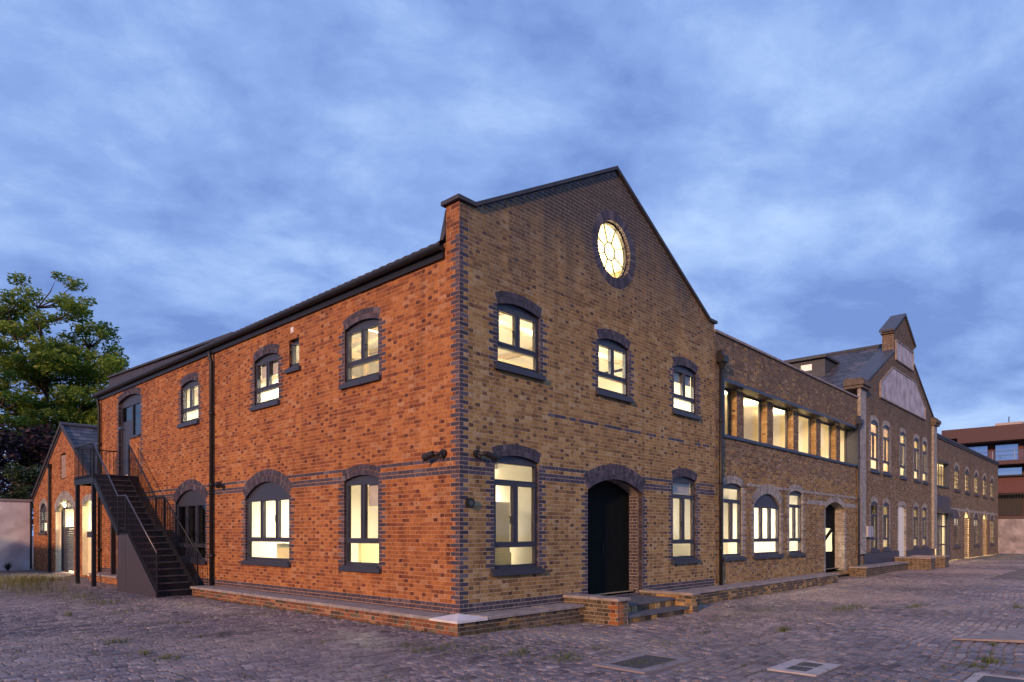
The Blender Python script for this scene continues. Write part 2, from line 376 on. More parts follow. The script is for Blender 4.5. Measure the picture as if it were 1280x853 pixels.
def lay(wall, z0, z1, bounds, ops, style, gap=0.0055, mort=-0.0035, quoinL=None, quoinR=None, length=.215):
    """Flemish bond between z0 and z1. bounds(z)->(uL,uR). style(row,u)->slot. Returns Bricks and mortar MB."""
    B = Bricks(wall); mo = MB()
    k0 = int(math.floor((z0 - CO) / CH + 1e-6)); k1 = int(math.ceil((z1 - CO) / CH - 1e-6))
    hd = length / 2 - .005; per = length + .01 + hd + .01
    for k in range(k0, k1):
        za, zb = max(z0, CO + k * CH), min(z1, CO + (k + 1) * CH)
        if zb - za < .01: continue
        zl, zh = za + .0005, zb - .0005
        (La, Ra), (Lb, Rb) = bounds(zl), bounds(zh)
        if Ra - La < .02 and Rb - Lb < .02: continue
        cuts = []
        for o in ops:
            if o.zb < zb - .02 and o.ztop > (zb + .002 if (isinstance(o, Round) or o.rise > 0) else za + .005) and not (isinstance(o, Round) and o.zb > za):
                a = o.hw(max(zl, o.zb + 1e-4)); b = o.hw(min(zh, o.ztop - 1e-4) if zh >= o.ztop else zh) if zh < o.ztop else 0.0
                if isinstance(o, Round): a = o.hw(zl); b = o.hw(zh)
                elif o.rise <= 0: a = b = o.w
                if max(a, b) > .005: cuts.append((o.uc - a, o.uc + a, o.uc - b, o.uc + b, o))
        cuts.sort(key=lambda c: c[0] + c[2])
        iv = []; l = (La, Lb, None)
        for c in cuts:
            iv.append((l, (c[0], c[2], c[4]))); l = (c[1], c[3], c[4])
        iv.append((l, (Ra, Rb, None)))
        for (l0, l1, lo), (r0, r1, ro) in iv:
            if r0 - l0 < .012 and r1 - l1 < .012: continue
            r0 = max(r0, l0); r1 = max(r1, l1)
            P = [wall.p(l0, za, mort), wall.p(r0, za, mort), wall.p(r1, zb, mort), wall.p(l1, zb, mort)]
            mo.poly(P[::-1] if wall.flip else P)
            segs = []          # (a,b,slot,deep)
            s0, s1 = min(l0, l1), max(r0, r1)
            long = k % 2
            # quoins at openings and corners
            lq = rq = None
            if lo is not None and lo.quoin and zb <= lo.zs + .02: lq = (lo.q, [.105, .22][long])
            if ro is not None and ro.quoin and zb <= ro.zs + .02: rq = (ro.q, [.105, .22][long])
            if lo is None and quoinL: lq = (quoinL[0], [.105, .22][(k + quoinL[1]) % 2])
            if ro is None and quoinR: rq = (quoinR[0], [.105, .22][(k + quoinR[1]) % 2])
            a, b = s0, s1
            if lq and b - a > .1:
                e = min(a + lq[1], b); segs.append((a, e, lq[0], lo is not None)); a = e
            if rq and b - a > .05:
                e = max(b - rq[1], a); segs.append((e, b, rq[0], ro is not None)); b = e
            x = math.floor(a / per) * per - per + (k % 2) * per / 2 + ((k * 37) % 11 - 5) * .002
            while x < b:
                for ln in (length, hd):
                    p, q = max(x - .005, a), min(x + ln + .005, b)
                    if q - p > .022:
                        um = (p + q) / 2
                        segs.append((p, q, style(k, um), False, ln))
                    x += ln + .01
            for p, q, m, deep, *hl in segs:
                g = gap
                c = [(max(p, l0) + g, za + g), (min(q, r0) - g, za + g), (min(q, r1) - g, zb - g), (max(p, l1) + g, zb - g)]
                if c[1][0] - c[0][0] < .01 and c[2][0] - c[3][0] < .01: continue
                if c[1][0] < c[0][0]: mm = (c[0][0] + c[1][0]) / 2; c[0] = (mm, za + g); c[1] = (mm, za + g)
                if c[2][0] < c[3][0]: mm = (c[2][0] + c[3][0]) / 2; c[2] = (mm, zb - g); c[3] = (mm, zb - g)
                ed = (lo is not None and p <= s0 + .001) or (ro is not None and q >= s1 - .001)
                rv = None
                if hl: rv = random.random() * .8 if hl[0] < .15 else .17 + .83 * random.random()
                B.add(c, -.115 if ed else -.02, random.uniform(-.0012, .0012), m, rv)
    # voussoirs
    for o in ops:
        if isinstance(o, Round):
            n = int(2 * math.pi * (o.r + .05) / .075)
            for i in range(n):
                t0, t1 = 2 * math.pi * i / n, 2 * math.pi * (i + 1) / n
                g0, g1 = gap / o.r, gap / o.Ro
                f = lambda t, r: (o.uc + r * math.cos(t), o.zcn + r * math.sin(t))
                B.add([f(t1 - g0, o.r), f(t1 - g1, o.Ro - .004), f(t0 + g1, o.Ro - .004), f(t0 + g0, o.r)], -.13, .004 + random.uniform(-.002, .002), o.q)
                P = [wall.p(*f(t1, o.r + .005), mort), wall.p(*f(t1, o.Ro), mort), wall.p(*f(t0, o.Ro), mort), wall.p(*f(t0, o.r + .005), mort)]
                mo.poly(P[::-1] if wall.flip else P)
        elif o.rise > 0 and o.rings:
            A = math.asin(min(1, o.w / o.R))
            for j in range(o.rings):
                ra, rb = o.R + j * o.rd, o.R + (j + 1) * o.rd
                n = max(5, int(round(2 * A * (ra + rb) / 2 / .075)))
                f = lambda t, r: (o.uc + r * math.sin(t), o.zc + r * math.cos(t))
                for i in range(n):
                    t0, t1 = -A + 2 * A * i / n, -A + 2 * A * (i + 1) / n
                    g = gap / ra
                    B.add([f(t0 + g, ra + (.004 if j else 0)), f(t1 - g, ra + (.004 if j else 0)), f(t1 - g, rb - .004), f(t0 + g, rb - .004)], -.115 if j == 0 else -.02, .003 + random.uniform(-.002, .002), o.q)
                    P = [wall.p(*f(t0, ra + .004), mort), wall.p(*f(t1, ra + .004), mort), wall.p(*f(t1, rb), mort), wall.p(*f(t0, rb), mort)]
                    mo.poly(P[::-1] if wall.flip else P)
    return B, mo
def brick_arrays(B):
    q = np.array(B.q); n = len(q); d0 = np.array(B.d0); d1 = np.array(B.d1)
    V = np.zeros((n, 8, 3))
    for i in range(4):
        jit = rng.uniform(-.0012, .0012, (n, 2))
        V[:, i] = B.wall.arr(q[:, i, 0] + jit[:, 0], q[:, i, 1] + jit[:, 1], d1)
        V[:, 4 + i] = B.wall.arr(q[:, i, 0] + jit[:, 0], q[:, i, 1] + jit[:, 1], d0)
    return V
FACES = np.array([(0, 1, 2, 3), (0, 4, 5, 1), (1, 5, 6, 2), (2, 6, 7, 3), (3, 7, 4, 0)])
def project(P):
    dx, dy = P[..., 0] - CX, P[..., 1] - CY
    s = dx * AX + dy * AY; l = dx * RX + dy * RY
    return 640 + F * l / s, HZ - F * (P[..., 2] - H) / s, s
def emit_bricks(blist, parent, mats, nparts=0, name='brick', rest='brickwork'):
    """the nparts bricks that show largest become objects, the rest one stuff part"""
    V = np.concatenate([brick_arrays(b) for b in blist]); m = np.concatenate([np.array(b.m) for b in blist]); r = np.concatenate([np.array(b.r) for b in blist])
    fl = np.concatenate([np.full(len(b.m), b.wall.flip) for b in blist])
    sel = np.zeros(len(V), bool)
    if nparts:
        X, Y, S = project(V[:, :4])
        ar = np.zeros(len(V))
        for i in range(4):
            j = (i + 1) % 4; ar += X[:, i] * Y[:, j] - X[:, j] * Y[:, i]
        ar = np.abs(ar); ar[(S.min(1) < 1) | (X.min(1) < 0) | (X.max(1) > 1280) | (Y.min(1) < 0) | (Y.max(1) > 853)] = 0
        sel[np.argsort(-ar)[:nparts]] = True
    F5 = FACES
    for i in np.nonzero(sel)[0]:
        f = F5[:, ::-1] if fl[i] else F5
        me = quadmesh(name, V[i], f, np.zeros(5), np.full(5, r[i]), [mats[m[i]]])
        link(name, me, parent)
    I = np.nonzero(~sel)[0]
    Vr = V[I].reshape(-1, 3)
    Q = (np.arange(len(I)) * 8)[:, None, None] + F5[None]
    flr = fl[I]; Q[flr] = Q[flr][:, :, ::-1]
    me = quadmesh(rest, Vr, Q.reshape(-1, 4), np.repeat(m[I], 5), np.repeat(r[I], 5), mats)
    o = link(rest, me, parent); o['kind'] = 'stuff'
    return o
def inner_wall(mb, wall, u0, u1, z0, z1, holes, d, mi=0):
    """plaster sheet at depth d with rectangular holes"""
    us = sorted({u0, u1, *[min(max(h[0], u0), u1) for h in holes], *[min(max(h[1], u0), u1) for h in holes]})
    zs = sorted({z0, z1, *[min(max(h[2], z0), z1) for h in holes], *[min(max(h[3], z0), z1) for h in holes]})
    for a, b in zip(us, us[1:]):
        for c, e in zip(zs, zs[1:]):
            if b - a < 1e-4 or e - c < 1e-4: continue
            um, zm = (a + b) / 2, (c + e) / 2
            if any(h[0] < um < h[1] and h[2] < zm < h[3] for h in holes): continue
            mb.poly([wall.p(a, c, d), wall.p(a, e, d), wall.p(b, e, d), wall.p(b, c, d)], mi)

# ------------------------------------------------------------------ windows
FD0, FD1 = -.13, -.055        # frame depth range
def window(wall, o, parent, trans, mulls, sill=True, cols=('frame', 'glass'), handle=None, head=.045, fw=.055, sash=True, curtains=False, bars=None, sillh=.1, fd=None):
    """trans: heights of the transoms; mulls: per tier (bottom first) list of u positions as fractions. Returns the frame part."""
    mb = MB(); w = wall; d0, d1 = fd or (FD0, FD1)
    a, b = o.u0 - .01, o.u1 + .01; zt = o.zs - .005
    zbot = o.zb
    # head: solid panel up to the arch
    if o.rise > 0:
        A = math.asin(min(1, o.w / o.R)); pts = []
        for i in range(13):
            t = A - 2 * A * i / 12; pts.append((o.uc + (o.R + .008) * math.sin(t), o.zc + (o.R + .008) * math.cos(t)))
        w.wpoly(mb, [(a, zt), (b, zt)] + pts, d0, d1 - .015)
    w.wb(mb, a, b, zt - head, zt, d0, d1)
    w.wb(mb, a, b, zbot, zbot + fw + .02, d0, d1)
    w.wb(mb, a, a + fw, zbot + fw + .02, zt - head, d0, d1); w.wb(mb, b - fw, b, zbot + fw + .02, zt - head, d0, d1)
    ends = [zbot + fw + .02] + [x for x in trans] + [zt - head]
    for t in trans: w.wb(mb, a + fw, b - fw, t - fw / 2, t + fw / 2, d0, d1)
    panes = []
    for i in range(len(ends) - 1):
        c = ends[i] + (fw / 2 if i else 0); e = ends[i + 1] - (fw / 2 if i < len(trans) else 0)
        xs = [a + fw] + [a + (b - a) * f for f in mulls[i]] + [b - fw]
        for f in mulls[i]:
            x = a + (b - a) * f; w.wb(mb, x - fw * .5, x + fw * .5, c, e, d0, d1)
        for j in range(len(xs) - 1):
            p = xs[j] + (fw * .5 if j else 0); q = xs[j + 1] - (fw * .5 if j < len(xs) - 2 else 0)
            s = .038 if (sash and mulls[i]) else .012
            # sash
            for (p0, p1, z0_, z1_) in ((p, p + s, c, e), (q - s, q, c, e), (p + s, q - s, c, c + s), (p + s, q - s, e - s, e)):
                w.wb(mb, p0, p1, z0_, z1_, d0 + .01, d1 + .012)
            panes.append((p + s, q - s, c + s, e - s, i))
            if bars:
                nu, nz = bars
                for k in range(1, nu):
                    x = p + (q - p) * k / nu; w.wb(mb, x - .012, x + .012, c, e, d0 + .02, d1)
                for k in range(1, nz):
                    z = c + (e - c) * k / nz; w.wb(mb, p, q, z - .012, z + .012, d0 + .02, d1 - .002)
    f = part('window', mb, cols[0], parent)
    for (p, q, c, e, i) in panes:
        g = MB(); w.wb(g, p, q, c, e, d0 + .03, d0 + .036); part('pane', g, cols[1], f)
    if sill:
        g = MB(); w.wb(g, o.u0 - .1, o.u1 + .1, o.zb - sillh, o.zb - .012, -.09, .075); w.wb(g, o.u0 + .0, o.u1 - .0, o.zb - .012, o.zb + .018, d1 + .001, .04); part('sill', g, 'navy_metal' if cols[0] == 'navy_metal' else 'frame', f)
    if handle:
        for (hu, hz) in handle:
            g = MB(); w.wb(g, hu - .012, hu + .012, hz - .02, hz + .1, d1 + .012, d1 + .03); w.wb(g, hu - .05, hu + .012, hz + .1, hz + .12, d1 + .012, d1 + .04); part('handle', g, 'black_metal', f)
    return f
def area(name, loc, sx, sy, power, col=(1, .90, .68), rot=(0, 0, 0)):
    l = bpy.data.lights.new(name, 'AREA'); l.shape = 'RECTANGLE'; l.size, l.size_y = sx, sy; l.energy = power; l.color = col
    o = bpy.data.objects.new(name, l); C.objects.link(o); o.location = loc; o.rotation_euler = rot
    return o
def room(mb, x0, x1, y0, y1, z0, z1, faces='xXyYzZ', mi=0, mf=1):
    if 'z' in faces: mb.poly([(x0, y0, z0), (x1, y0, z0), (x1, y1, z0), (x0, y1, z0)], mf)
    if 'Z' in faces: mb.poly([(x0, y0, z1), (x0, y1, z1), (x1, y1, z1), (x1, y0, z1)], mi)
    if 'x' in faces: mb.poly([(x0, y0, z0), (x0, y1, z0), (x0, y1, z1), (x0, y0, z1)], mi)
    if 'X' in faces: mb.poly([(x1, y0, z0), (x1, y0, z1), (x1, y1, z1), (x1, y1, z0)], mi)
    if 'y' in faces: mb.poly([(x0, y0, z0), (x0, y0, z1), (x1, y0, z1), (x1, y0, z0)], mi)
    if 'Y' in faces: mb.poly([(x0, y1, z0), (x1, y1, z0), (x1, y1, z1), (x0, y1, z1)], mi)
def lit(name, x0, x1, y0, y1, z, n, power, col=(1, .90, .68)):
    """a row of ceiling luminaires: one shining down, one up"""
    power *= 5.2
    for i in range(n):
        f = (i + .5) / n
        x = x0 + (x1 - x0) * f; y = y0 + (y1 - y0) * f
        area(name, (x, y, z), .5, .5, power * .55, col); area(name, (x, y, z + .06), .5, .5, power * .45, col, (math.pi, 0, 0))

# ------------------------------------------------------------------ ground
def smooth(a, b, x):
    t = np.clip((x - a) / (b - a), 0, 1); return t * t * (3 - 2 * t)
def gz(x, y):
    """height of the yard surface"""
    x = np.asarray(x, float); y = np.asarray(y, float)
    h = -.085 * smooth(0.0, 3.0, x) * (1 - smooth(-.2, .4, y)) * (1 - smooth(17, 26, x)) * smooth(-6.5, -2.5, y)
    h += .014 * np.sin(x * .9 + 1.3 * np.sin(y * .5)) * np.sin(y * .8 + .7) * smooth(.6, 2.0, np.maximum(-x, -y))
    return h
def build_ground():
    xs = np.concatenate([[-400, -100, -40], np.arange(-20, 62, .6), [80, 140, 500]]); ys = np.concatenate([[-400, -100, -40], np.arange(-20, 36, .6), [60, 120, 500]])
    X, Y = np.meshgrid(xs, ys, indexing='ij'); Z = gz(X, Y) - .014
    n, m = X.shape; V = np.column_stack([X.ravel(), Y.ravel(), Z.ravel()])
    i, j = np.meshgrid(np.arange(n - 1), np.arange(m - 1), indexing='ij'); a = (i * m + j).ravel()
    Q = np.column_stack([a, a + m, a + m + 1, a + 1])
    g = link('ground', quadmesh('ground', V, Q, np.zeros(len(Q)), np.full(len(Q), .5), ['ground_dirt']))
    g['kind'] = 'structure'
    return g
ground = build_ground()
COVERS = [(-.40, -3.92, .60, .38), (.70, -5.53, .44, .29), (1.1, -7.65, .55, .5)]     # x, y, half sizes of the inspection covers
def setts():
    cs = []
    def field(u0, u1, v0, v1, pitch, axis, test):
        """rows along axis ('x' or 'y')"""
        v = v0; k = 0
        while v < v1:
            u = u0 + random.uniform(0, .2)
            h = pitch * random.uniform(.9, 1.12)
            while u < u1:
                ln = random.uniform(.115, .195)
                cu, cv = u + ln / 2, v + h / 2
                wob = .10 * math.sin(cu * .55 + .3 * cv) + .05 * math.sin(cu * 1.7 + 2 + cv * .2)
                x, y = (cu, cv + wob) if axis == 'x' else (cv + wob, cu)
                if test(x, y): cs.append((x, y, ln, h, 0 if axis == 'x' else 1))
                u += ln + random.uniform(.008, .02)
            v += h + random.uniform(.006, .014); k += 1
    def inview(x, y, mx=60):
        dx, dy = x - CX, y - CY; s = dx * AX + dy * AY; l = dx * RX + dy * RY
        if s < 5.0 or s > mx: return False
        return abs(l) / s < .95
    def free(x, y):
        if -.5 < x < 2.85 and -.52 < y: return False
        if x > -.5 and y > -.06 : return False
        if x > 2.8 and x < 5.98 and y > -1.34: return False
        if x > 5.9 and x < 17.7 and y > -.62: return False
        for cx, cy, a, b in COVERS:
            if abs(x - cx) < a + .07 and abs(y - cy) < b + .07: return False
        return True
    zoneA = lambda x, y: inview(x, y, 30) and free(x, y) and (x < .8 or y < -4.3) and not (x < -3.2 and y > 13)
    zoneB = lambda x, y: inview(x, y, 47) and free(x, y) and not (x < .8 or y < -4.3)
    field(-9, 22, -14, 19, .112, 'x', zoneA)
    field(-8, .5, .8, 44, .125, 'y', zoneB)
    c = np.array(cs); n = len(c)
    hx = np.where(c[:, 4] == 0, c[:, 2], c[:, 3]) / 2 - .004; hy = np.where(c[:, 4] == 0, c[:, 3], c[:, 2]) / 2 - .004
    ang = .10 * np.sin(c[:, 0] * .5) * np.cos(c[:, 1] * .4) + rng.normal(0, .035, n)
    top = gz(c[:, 0], c[:, 1]) + rng.normal(0, .0045, n)
    tx, ty = rng.normal(0, .02, n), rng.normal(0, .02, n)
    V = np.zeros((n, 12, 3)); ca, sa = np.cos(ang), np.sin(ang)
    for lv, (ins, dz) in enumerate(((0, -.035), (.003, -.010), (.016, 0.0))):
        for i, (sx, sy) in enumerate(((-1, -1), (1, -1), (1, 1), (-1, 1))):
            jx, jy = rng.uniform(-.006, .006, n), rng.uniform(-.006, .006, n)
            lx, ly = sx * (hx - ins) + jx, sy * (hy - ins) + jy
            V[:, lv * 4 + i, 0] = c[:, 0] + lx * ca - ly * sa; V[:, lv * 4 + i, 1] = c[:, 1] + lx * sa + ly * ca
            V[:, lv * 4 + i, 2] = top + dz + lx * tx + ly * ty
    FS = [(8, 9, 10, 11)]
    for lv in (0, 4):
        for i in range(4):
            j = (i + 1) % 4; FS.append((lv + i, lv + j, lv + 4 + j, lv + 4 + i))
    FS = np.array(FS)
    r = np.clip(.5 + rng.normal(0, .22, n) + .15 * np.sin(c[:, 0] * .8 + c[:, 1] * .5), 0, 1)
    X, Y, S = project(V[:, 8:12].mean(1)); ar = hx * hy / S ** 3
    ar[(X < 5) | (X > 1275) | (Y > 850)] = 0
    sel = np.zeros(n, bool); sel[np.argsort(-ar)[:300]] = True
    for i in np.nonzero(sel)[0]:
        link('sett', quadmesh('sett', V[i], FS, np.zeros(9), np.full(9, r[i]), ['sett']), ground)
    I = np.nonzero(~sel)[0]
    Q = (np.arange(len(I)) * 12)[:, None, None] + FS[None]
    o = link('sett_paving', quadmesh('sett_paving', V[I].reshape(-1, 3), Q.reshape(-1, 4), np.zeros(len(I) * 9), np.repeat(r[I], 9), ['sett']), ground)
    o['kind'] = 'stuff'
    print('setts', n)
setts()

# ------------------------------------------------------------------ the gabled corner building
def gabled_building():
    T = thing('brick_building', 'two storey corner brick building with pointed gable and round window', 'building', (0, 0, 0))
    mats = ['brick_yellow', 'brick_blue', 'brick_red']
    WF = Wall((0, 0), (1, 0), (0, -1)); WL = Wall((0, 0), (0, 1), (-1, 0))
    UR = 9.42
    # openings of the front
    w1 = Op(.94, 2.12, 4.72, 5.82, .10); w2 = Op(4.05, 5.23, 4.72, 5.82, .10); w3 = Op(7.25, 8.43, 4.72, 5.82, .10)
    w4 = Op(.86, 2.09, .98, 3.0, .10); w5 = Op(7.20, 8.40, .98, 3.0, .10)
    dr = Op(3.68, 5.80, .26, 2.58, .27, rings=3, rd=.113)
    rw = Round(4.66, 7.93, .62, .22)
    def bF(z):
        if z < 7.36: return (0, UR)
        # raking gable
        h = (9.68 - z) / (9.68 - 7.36)
        return (4.68 - 4.32 * h if z > 7.36 else 0, 4.68 + 4.40 * h)
    band = lambda k: k <= 4 or k in (35, 36, 38)
    sF = lambda k, u: 1 if band(k) or (k == 52 and u > 2.4 and random.random() < .6) else 0
    Bf, mf = lay(WF, .055, 9.68, bF, [w1, w2, w3, w4, w5, dr, rw], sF, quoinL=(1, 0))
    # the quoin stops below the kneeler
    for i in range(len(Bf.m)):
        if Bf.m[i] == 1 and Bf.q[i][0][1] > 7.0 and Bf.q[i][1][0] < .3: Bf.m[i] = 0
    # openings of the yard side
    v = {}
    v['w6'] = Op(2.30, 3.48, 4.72, 5.82, .10); v['sm'] = Op(5.28, 5.72, 5.40, 5.99, 0, quoin=False)
    v['w7'] = Op(6.22, 7.40, 4.75, 5.84, .10); v['w8'] = Op(10.68, 11.88, 4.80, 5.88, .10)
    v['d2'] = Op(15.13, 17.21, 3.5, 6.12, .14); v['w9'] = Op(10.2, 12.28, .90, 2.52, .37, rings=2, rd=.15)
    v['w10'] = Op(5.72, 7.87, .98, 2.52, .37, rings=2, rd=.15); v['w11'] = Op(2.30, 3.50, .98, 2.72, .10)
    ops = list(v.values())
    # wall below the side light of the upper door
    def bL(z): return (0.0, 19.3) if z < 6.66 else (0.0, .34)
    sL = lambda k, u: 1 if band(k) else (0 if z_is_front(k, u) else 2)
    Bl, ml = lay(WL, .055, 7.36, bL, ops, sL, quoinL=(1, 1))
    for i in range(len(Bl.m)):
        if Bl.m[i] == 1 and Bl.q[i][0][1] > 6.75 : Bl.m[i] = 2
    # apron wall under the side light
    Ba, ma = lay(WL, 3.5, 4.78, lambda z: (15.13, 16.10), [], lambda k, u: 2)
    emit_bricks([Bf, Bl, Ba], T, mats, 300)
    mo = MB()
    for mi_, m in ((0, mf), (1, ml), (1, ma)):
        for f in m.f: mo.poly([m.v[i] for i in f], mi_)
    part('mortar_bed', mo, ['mortar', 'mortar_red'], T)
    # back and far side of the shell, top of gable thickness
    sh = MB()
    sh.poly([(UR, 0.02, 0), (UR, 19.3, 0), (UR, 19.3, 6.6), (UR, .02, 6.6)]); sh.poly([(0.02, 19.3, 0), (0.02, 19.3, 6.6), (4.68, 19.3, 9.3), (UR, 19.3, 6.6), (UR, 19.3, 0)])
    # back of the gable parapet
    sh.poly([(0, .34, 6.5), (4.68, .34, 9.08), (4.68, .34, 9.68), (.36, .34, 7.36), (0, .34, 7.36)]); sh.poly([(UR, .34, 6.5), (4.68, .34, 9.08), (4.68, .34, 9.68), (9.08, .34, 7.36), (UR, .34, 7.36)])
    sh.poly([(UR, 0.012, 6.5), (UR, .34, 6.5), (UR, .34, 7.36), (UR, 0.012, 7.36)])
    part('rear_wall', sh, 'brick_brown', T)
    # coping of the gable
    cp = MB()
    a, b = -.07, .40
    for (u0, z0, u1, z1) in ((.36, 7.37, 4.68, 9.70), (9.06, 7.37, 4.68, 9.70)):
        n = Vector((-(z1 - z0), 0, u1 - u0)).normalized()
        if n.z < 0: n = -n
        p, q = Vector((u0, 0, z0)), Vector((u1, 0, z1)); t = n * .065
        qq = Vector((4.68, 0, 9.70 + .065 / n.z))
        pts = lambda y: [Vector((p.x, y, p.z)), Vector((q.x, y, q.z)), Vector((qq.x, y, qq.z)), Vector((p.x + t.x, y, p.z + t.z))]
        A_, B_ = pts(a), pts(b)
        if u0 > u1: A_, B_ = A_[::-1], B_[::-1]
        cp.hexa([*A_, *B_])
    part('gable_coping', cp, 'coping_dark', T)
    kn = MB(); kn.box(-.07, .40, -.06, .40, 7.365, 7.435); part('kneeler_stone', kn, 'coping_dark', T)
    kn = MB(); kn.box(9.04, 9.50, -.06, .40, 7.365, 7.435); part('kneeler_stone', kn, 'coping_dark', T)
    cb = MB(); cb.hexa([(-.015, .34, 6.9), (.3, .34, 6.9), (.3, .34, 7.30), (-.015, .34, 7.30), (-.015, .52, 6.66), (.3, .52, 6.66), (.3, .52, 6.72), (-.015, .52, 6.72)]); part('kneeler_slope', cb, 'coping_dark', T)
    # windows
    two = [[], [.5]]
    for o in (w1, w2, w3): window(WF, o, T, [5.10], two, handle=[(o.u0 + .47, 5.3)])
    for o in (w4, w5): window(WF, o, T, [1.43, 2.60], [[], [.5], []], handle=[(o.u0 + .47, 1.85)])
    for o in (v['w6'], v['w7'], v['w8']): window(WL, o, T, [o.zb + .38], two, handle=[(o.u0 + .47, 5.3)])
    window(WL, v['sm'], T, [], [[]], fw=.07)
    window(WL, v['w11'], T, [1.49], two, handle=[(v['w11'].u0 + .47, 1.95)])
    window(WL, v['w10'], T, [1.49], [[], [.30, .64]], handle=[(6.4, 1.95)])
    window(WL, v['w9'], T, [1.30], [[], [.34, .66]], cols=('frame', 'glass_dark'))
    # round window
    mb = MB(); n = 40
    def ring(r0, r1, d0, d1):
        for i in range(n):
            t0, t1 = 2 * math.pi * i / n, 2 * math.pi * (i + 1) / n
            f = lambda t, r, d: WF.p(rw.uc + r * math.cos(t), rw.zcn + r * math.sin(t), d)
            mb.hexa([f(t1, r0, d1), f(t1, r1, d1), f(t0, r1, d1), f(t0, r0, d1), f(t1, r0, d0), f(t1, r1, d0), f(t0, r1, d0), f(t0, r0, d0)])
    ring(.585, .635, -.17, -.09)
    fr_ = part('round_window', mb, 'frame', T)
    mb = MB(); ring(.185, .205, -.145, -.12)
    for k in range(8):
        t = math.pi / 8 + k * math.pi / 4
        mb.bar(WF.p(rw.uc + .2 * math.cos(t), rw.zcn + .2 * math.sin(t), -.14), WF.p(rw.uc + .59 * math.cos(t), rw.zcn + .59 * math.sin(t), -.13), .017, .025, up=(0, 1, 0))
    part('glazing_bar', mb, 'lead', fr_)
    mb = MB(); mb.poly([WF.p(rw.uc + .59 * math.cos(2 * math.pi * i / 32), rw.zcn + .59 * math.sin(2 * math.pi * i / 32), -.148) for i in range(32)]); part('pane', mb, 'glass_cream', fr_)
    # front door: deep brick reveals and a black pair of leaves
    mb = MB()
    for (u0, u1) in ((3.66, 4.74), (4.745, 5.82)):
        WF.wb(mb, u0, u1, .2, 2.97, -.43, -.37)
    dl = part('door', mb, 'door_black', T)
    mb = MB(); WF.wb(mb, 4.70, 4.72, 1.2, 1.45, -.37, -.34); part('door_handle', mb, 'black_metal', dl)
    Bj1, mj1 = lay(Wall((3.68, .115), (0, 1), (1, 0)), .26, 2.58, lambda z: (0, .26), [], lambda k, u: 1)
    Bj2, mj2 = lay(Wall((5.80, .115), (0, 1), (-1, 0)), .26, 2.58, lambda z: (0, .26), [], lambda k, u: 1)
    emit_bricks([Bj1, Bj2], T, mats, 0, rest='door_reveal')
    mo = MB()
    for m in (mj1, mj2):
        for f in m.f: mo.poly([m.v[i] for i in f])
    A = math.asin(dr.w / dr.R)
    for i in range(16):   # soffit of the door arch
        t0, t1 = -A + 2 * A * i / 16, -A + 2 * A * (i + 1) / 16
        f = lambda t, y: (dr.uc + dr.R * math.sin(t), y, dr.zc + dr.R * math.cos(t))
        mo.poly([f(t0, .11), f(t1, .11), f(t1, .43), f(t0, .43)])
    part('door_soffit', mo, 'mortar_dark', T)
    # upper side door with side light
    mb = MB(); o = v['d2']
    A = math.asin(o.w / o.R); pts = [(o.uc + (o.R + .008) * math.sin(A - 2 * A * i / 12), o.zc + (o.R + .008) * math.cos(A - 2 * A * i / 12)) for i in range(13)]
    WL.wpoly(mb, [(o.u0 - .01, 5.93), (o.u1 + .01, 5.93)] + pts, -.17, -.10)
    WL.wb(mb, 16.08, 16.17, 3.5, 5.93, -.17, -.09); WL.wb(mb, 17.14, 17.22, 3.5, 5.93, -.17, -.09); WL.wb(mb, 15.12, 15.2, 4.86, 5.93, -.17, -.09)
    WL.wb(mb, 15.12, 16.08, 4.78, 4.86, -.17, .05)
    df = part('door_frame', mb, 'frame', T)
    mb = MB(); WL.wb(mb, 15.2, 16.08, 4.86, 5.93, -.14, -.13); part('pane', mb, 'glass_dark', df)
    mb = MB(); WL.wb(mb, 16.17, 17.14, 3.62, 5.45, -.16, -.11); d_ = part('door', mb, 'frame', T)
    mb = MB(); WL.wb(mb, 16.17, 17.14, 5.45, 5.93, -.14, -.13); part('pane', mb, 'glass_dark', df)
    mb = MB(); WL.wb(mb, 16.25, 17.0, 3.5, 3.62, -.16, -.04); part('threshold', mb, 'door_sill_white', T)
    mb = MB(); WL.wb(mb, 16.95, 17.08, 5.22, 5.26, -.11, .02); part('door_closer', mb, 'chrome', d_)
    # roof: ribbed tiles, gutter, raised rear section
    nr = 19.6; rm = MB(); k = 0; st = .06
    prof = lambda y: .028 * abs(math.sin(math.pi * y / .24))
    y = .36; sl = (9.22 - 6.66) / (4.68 + .14)
    ys = np.arange(.36, 19.45, st)
    for y in ys:
        y1 = min(y + st, 19.45)
        a0, a1 = prof(y), prof(y1)
        rm.poly([(-.14, y1, 6.70 + a1), (-.14, y, 6.70 + a0), (4.68, y, 9.22 + a0), (4.68, y1, 9.22 + a1)])
        rm.poly([(-.14, y, 6.66), (-.14, y, 6.70 + a0), (-.14, y1, 6.70 + a1), (-.14, y1, 6.66)])
    rm.poly([(4.68, .36, 9.2), (9.5, .36, 6.64), (9.5, 19.45, 6.64), (4.68, 19.45, 9.2)])
    rf = part('roof', rm, 'roof_tile', T); rf['kind'] = 'stuff'
    rg = MB(); rg.tube([(4.68, .36, 9.22), (4.68, 19.45, 9.22)], .11, 8); part('ridge_tile', rg, 'roof_tile', rf)
    up = MB()
    up.hexa([(.30, 9.4, 6.85), (.30, 19.45, 6.85), (.42, 19.45, 7.40), (.42, 9.4, 7.0), (1.6, 9.4, 6.9), (1.6, 19.45, 6.9), (1.6, 19.45, 7.75), (1.6, 9.4, 7.45)], 0)
    part('raised_roof', up, 'roof_tile', rf)
    ub = MB()
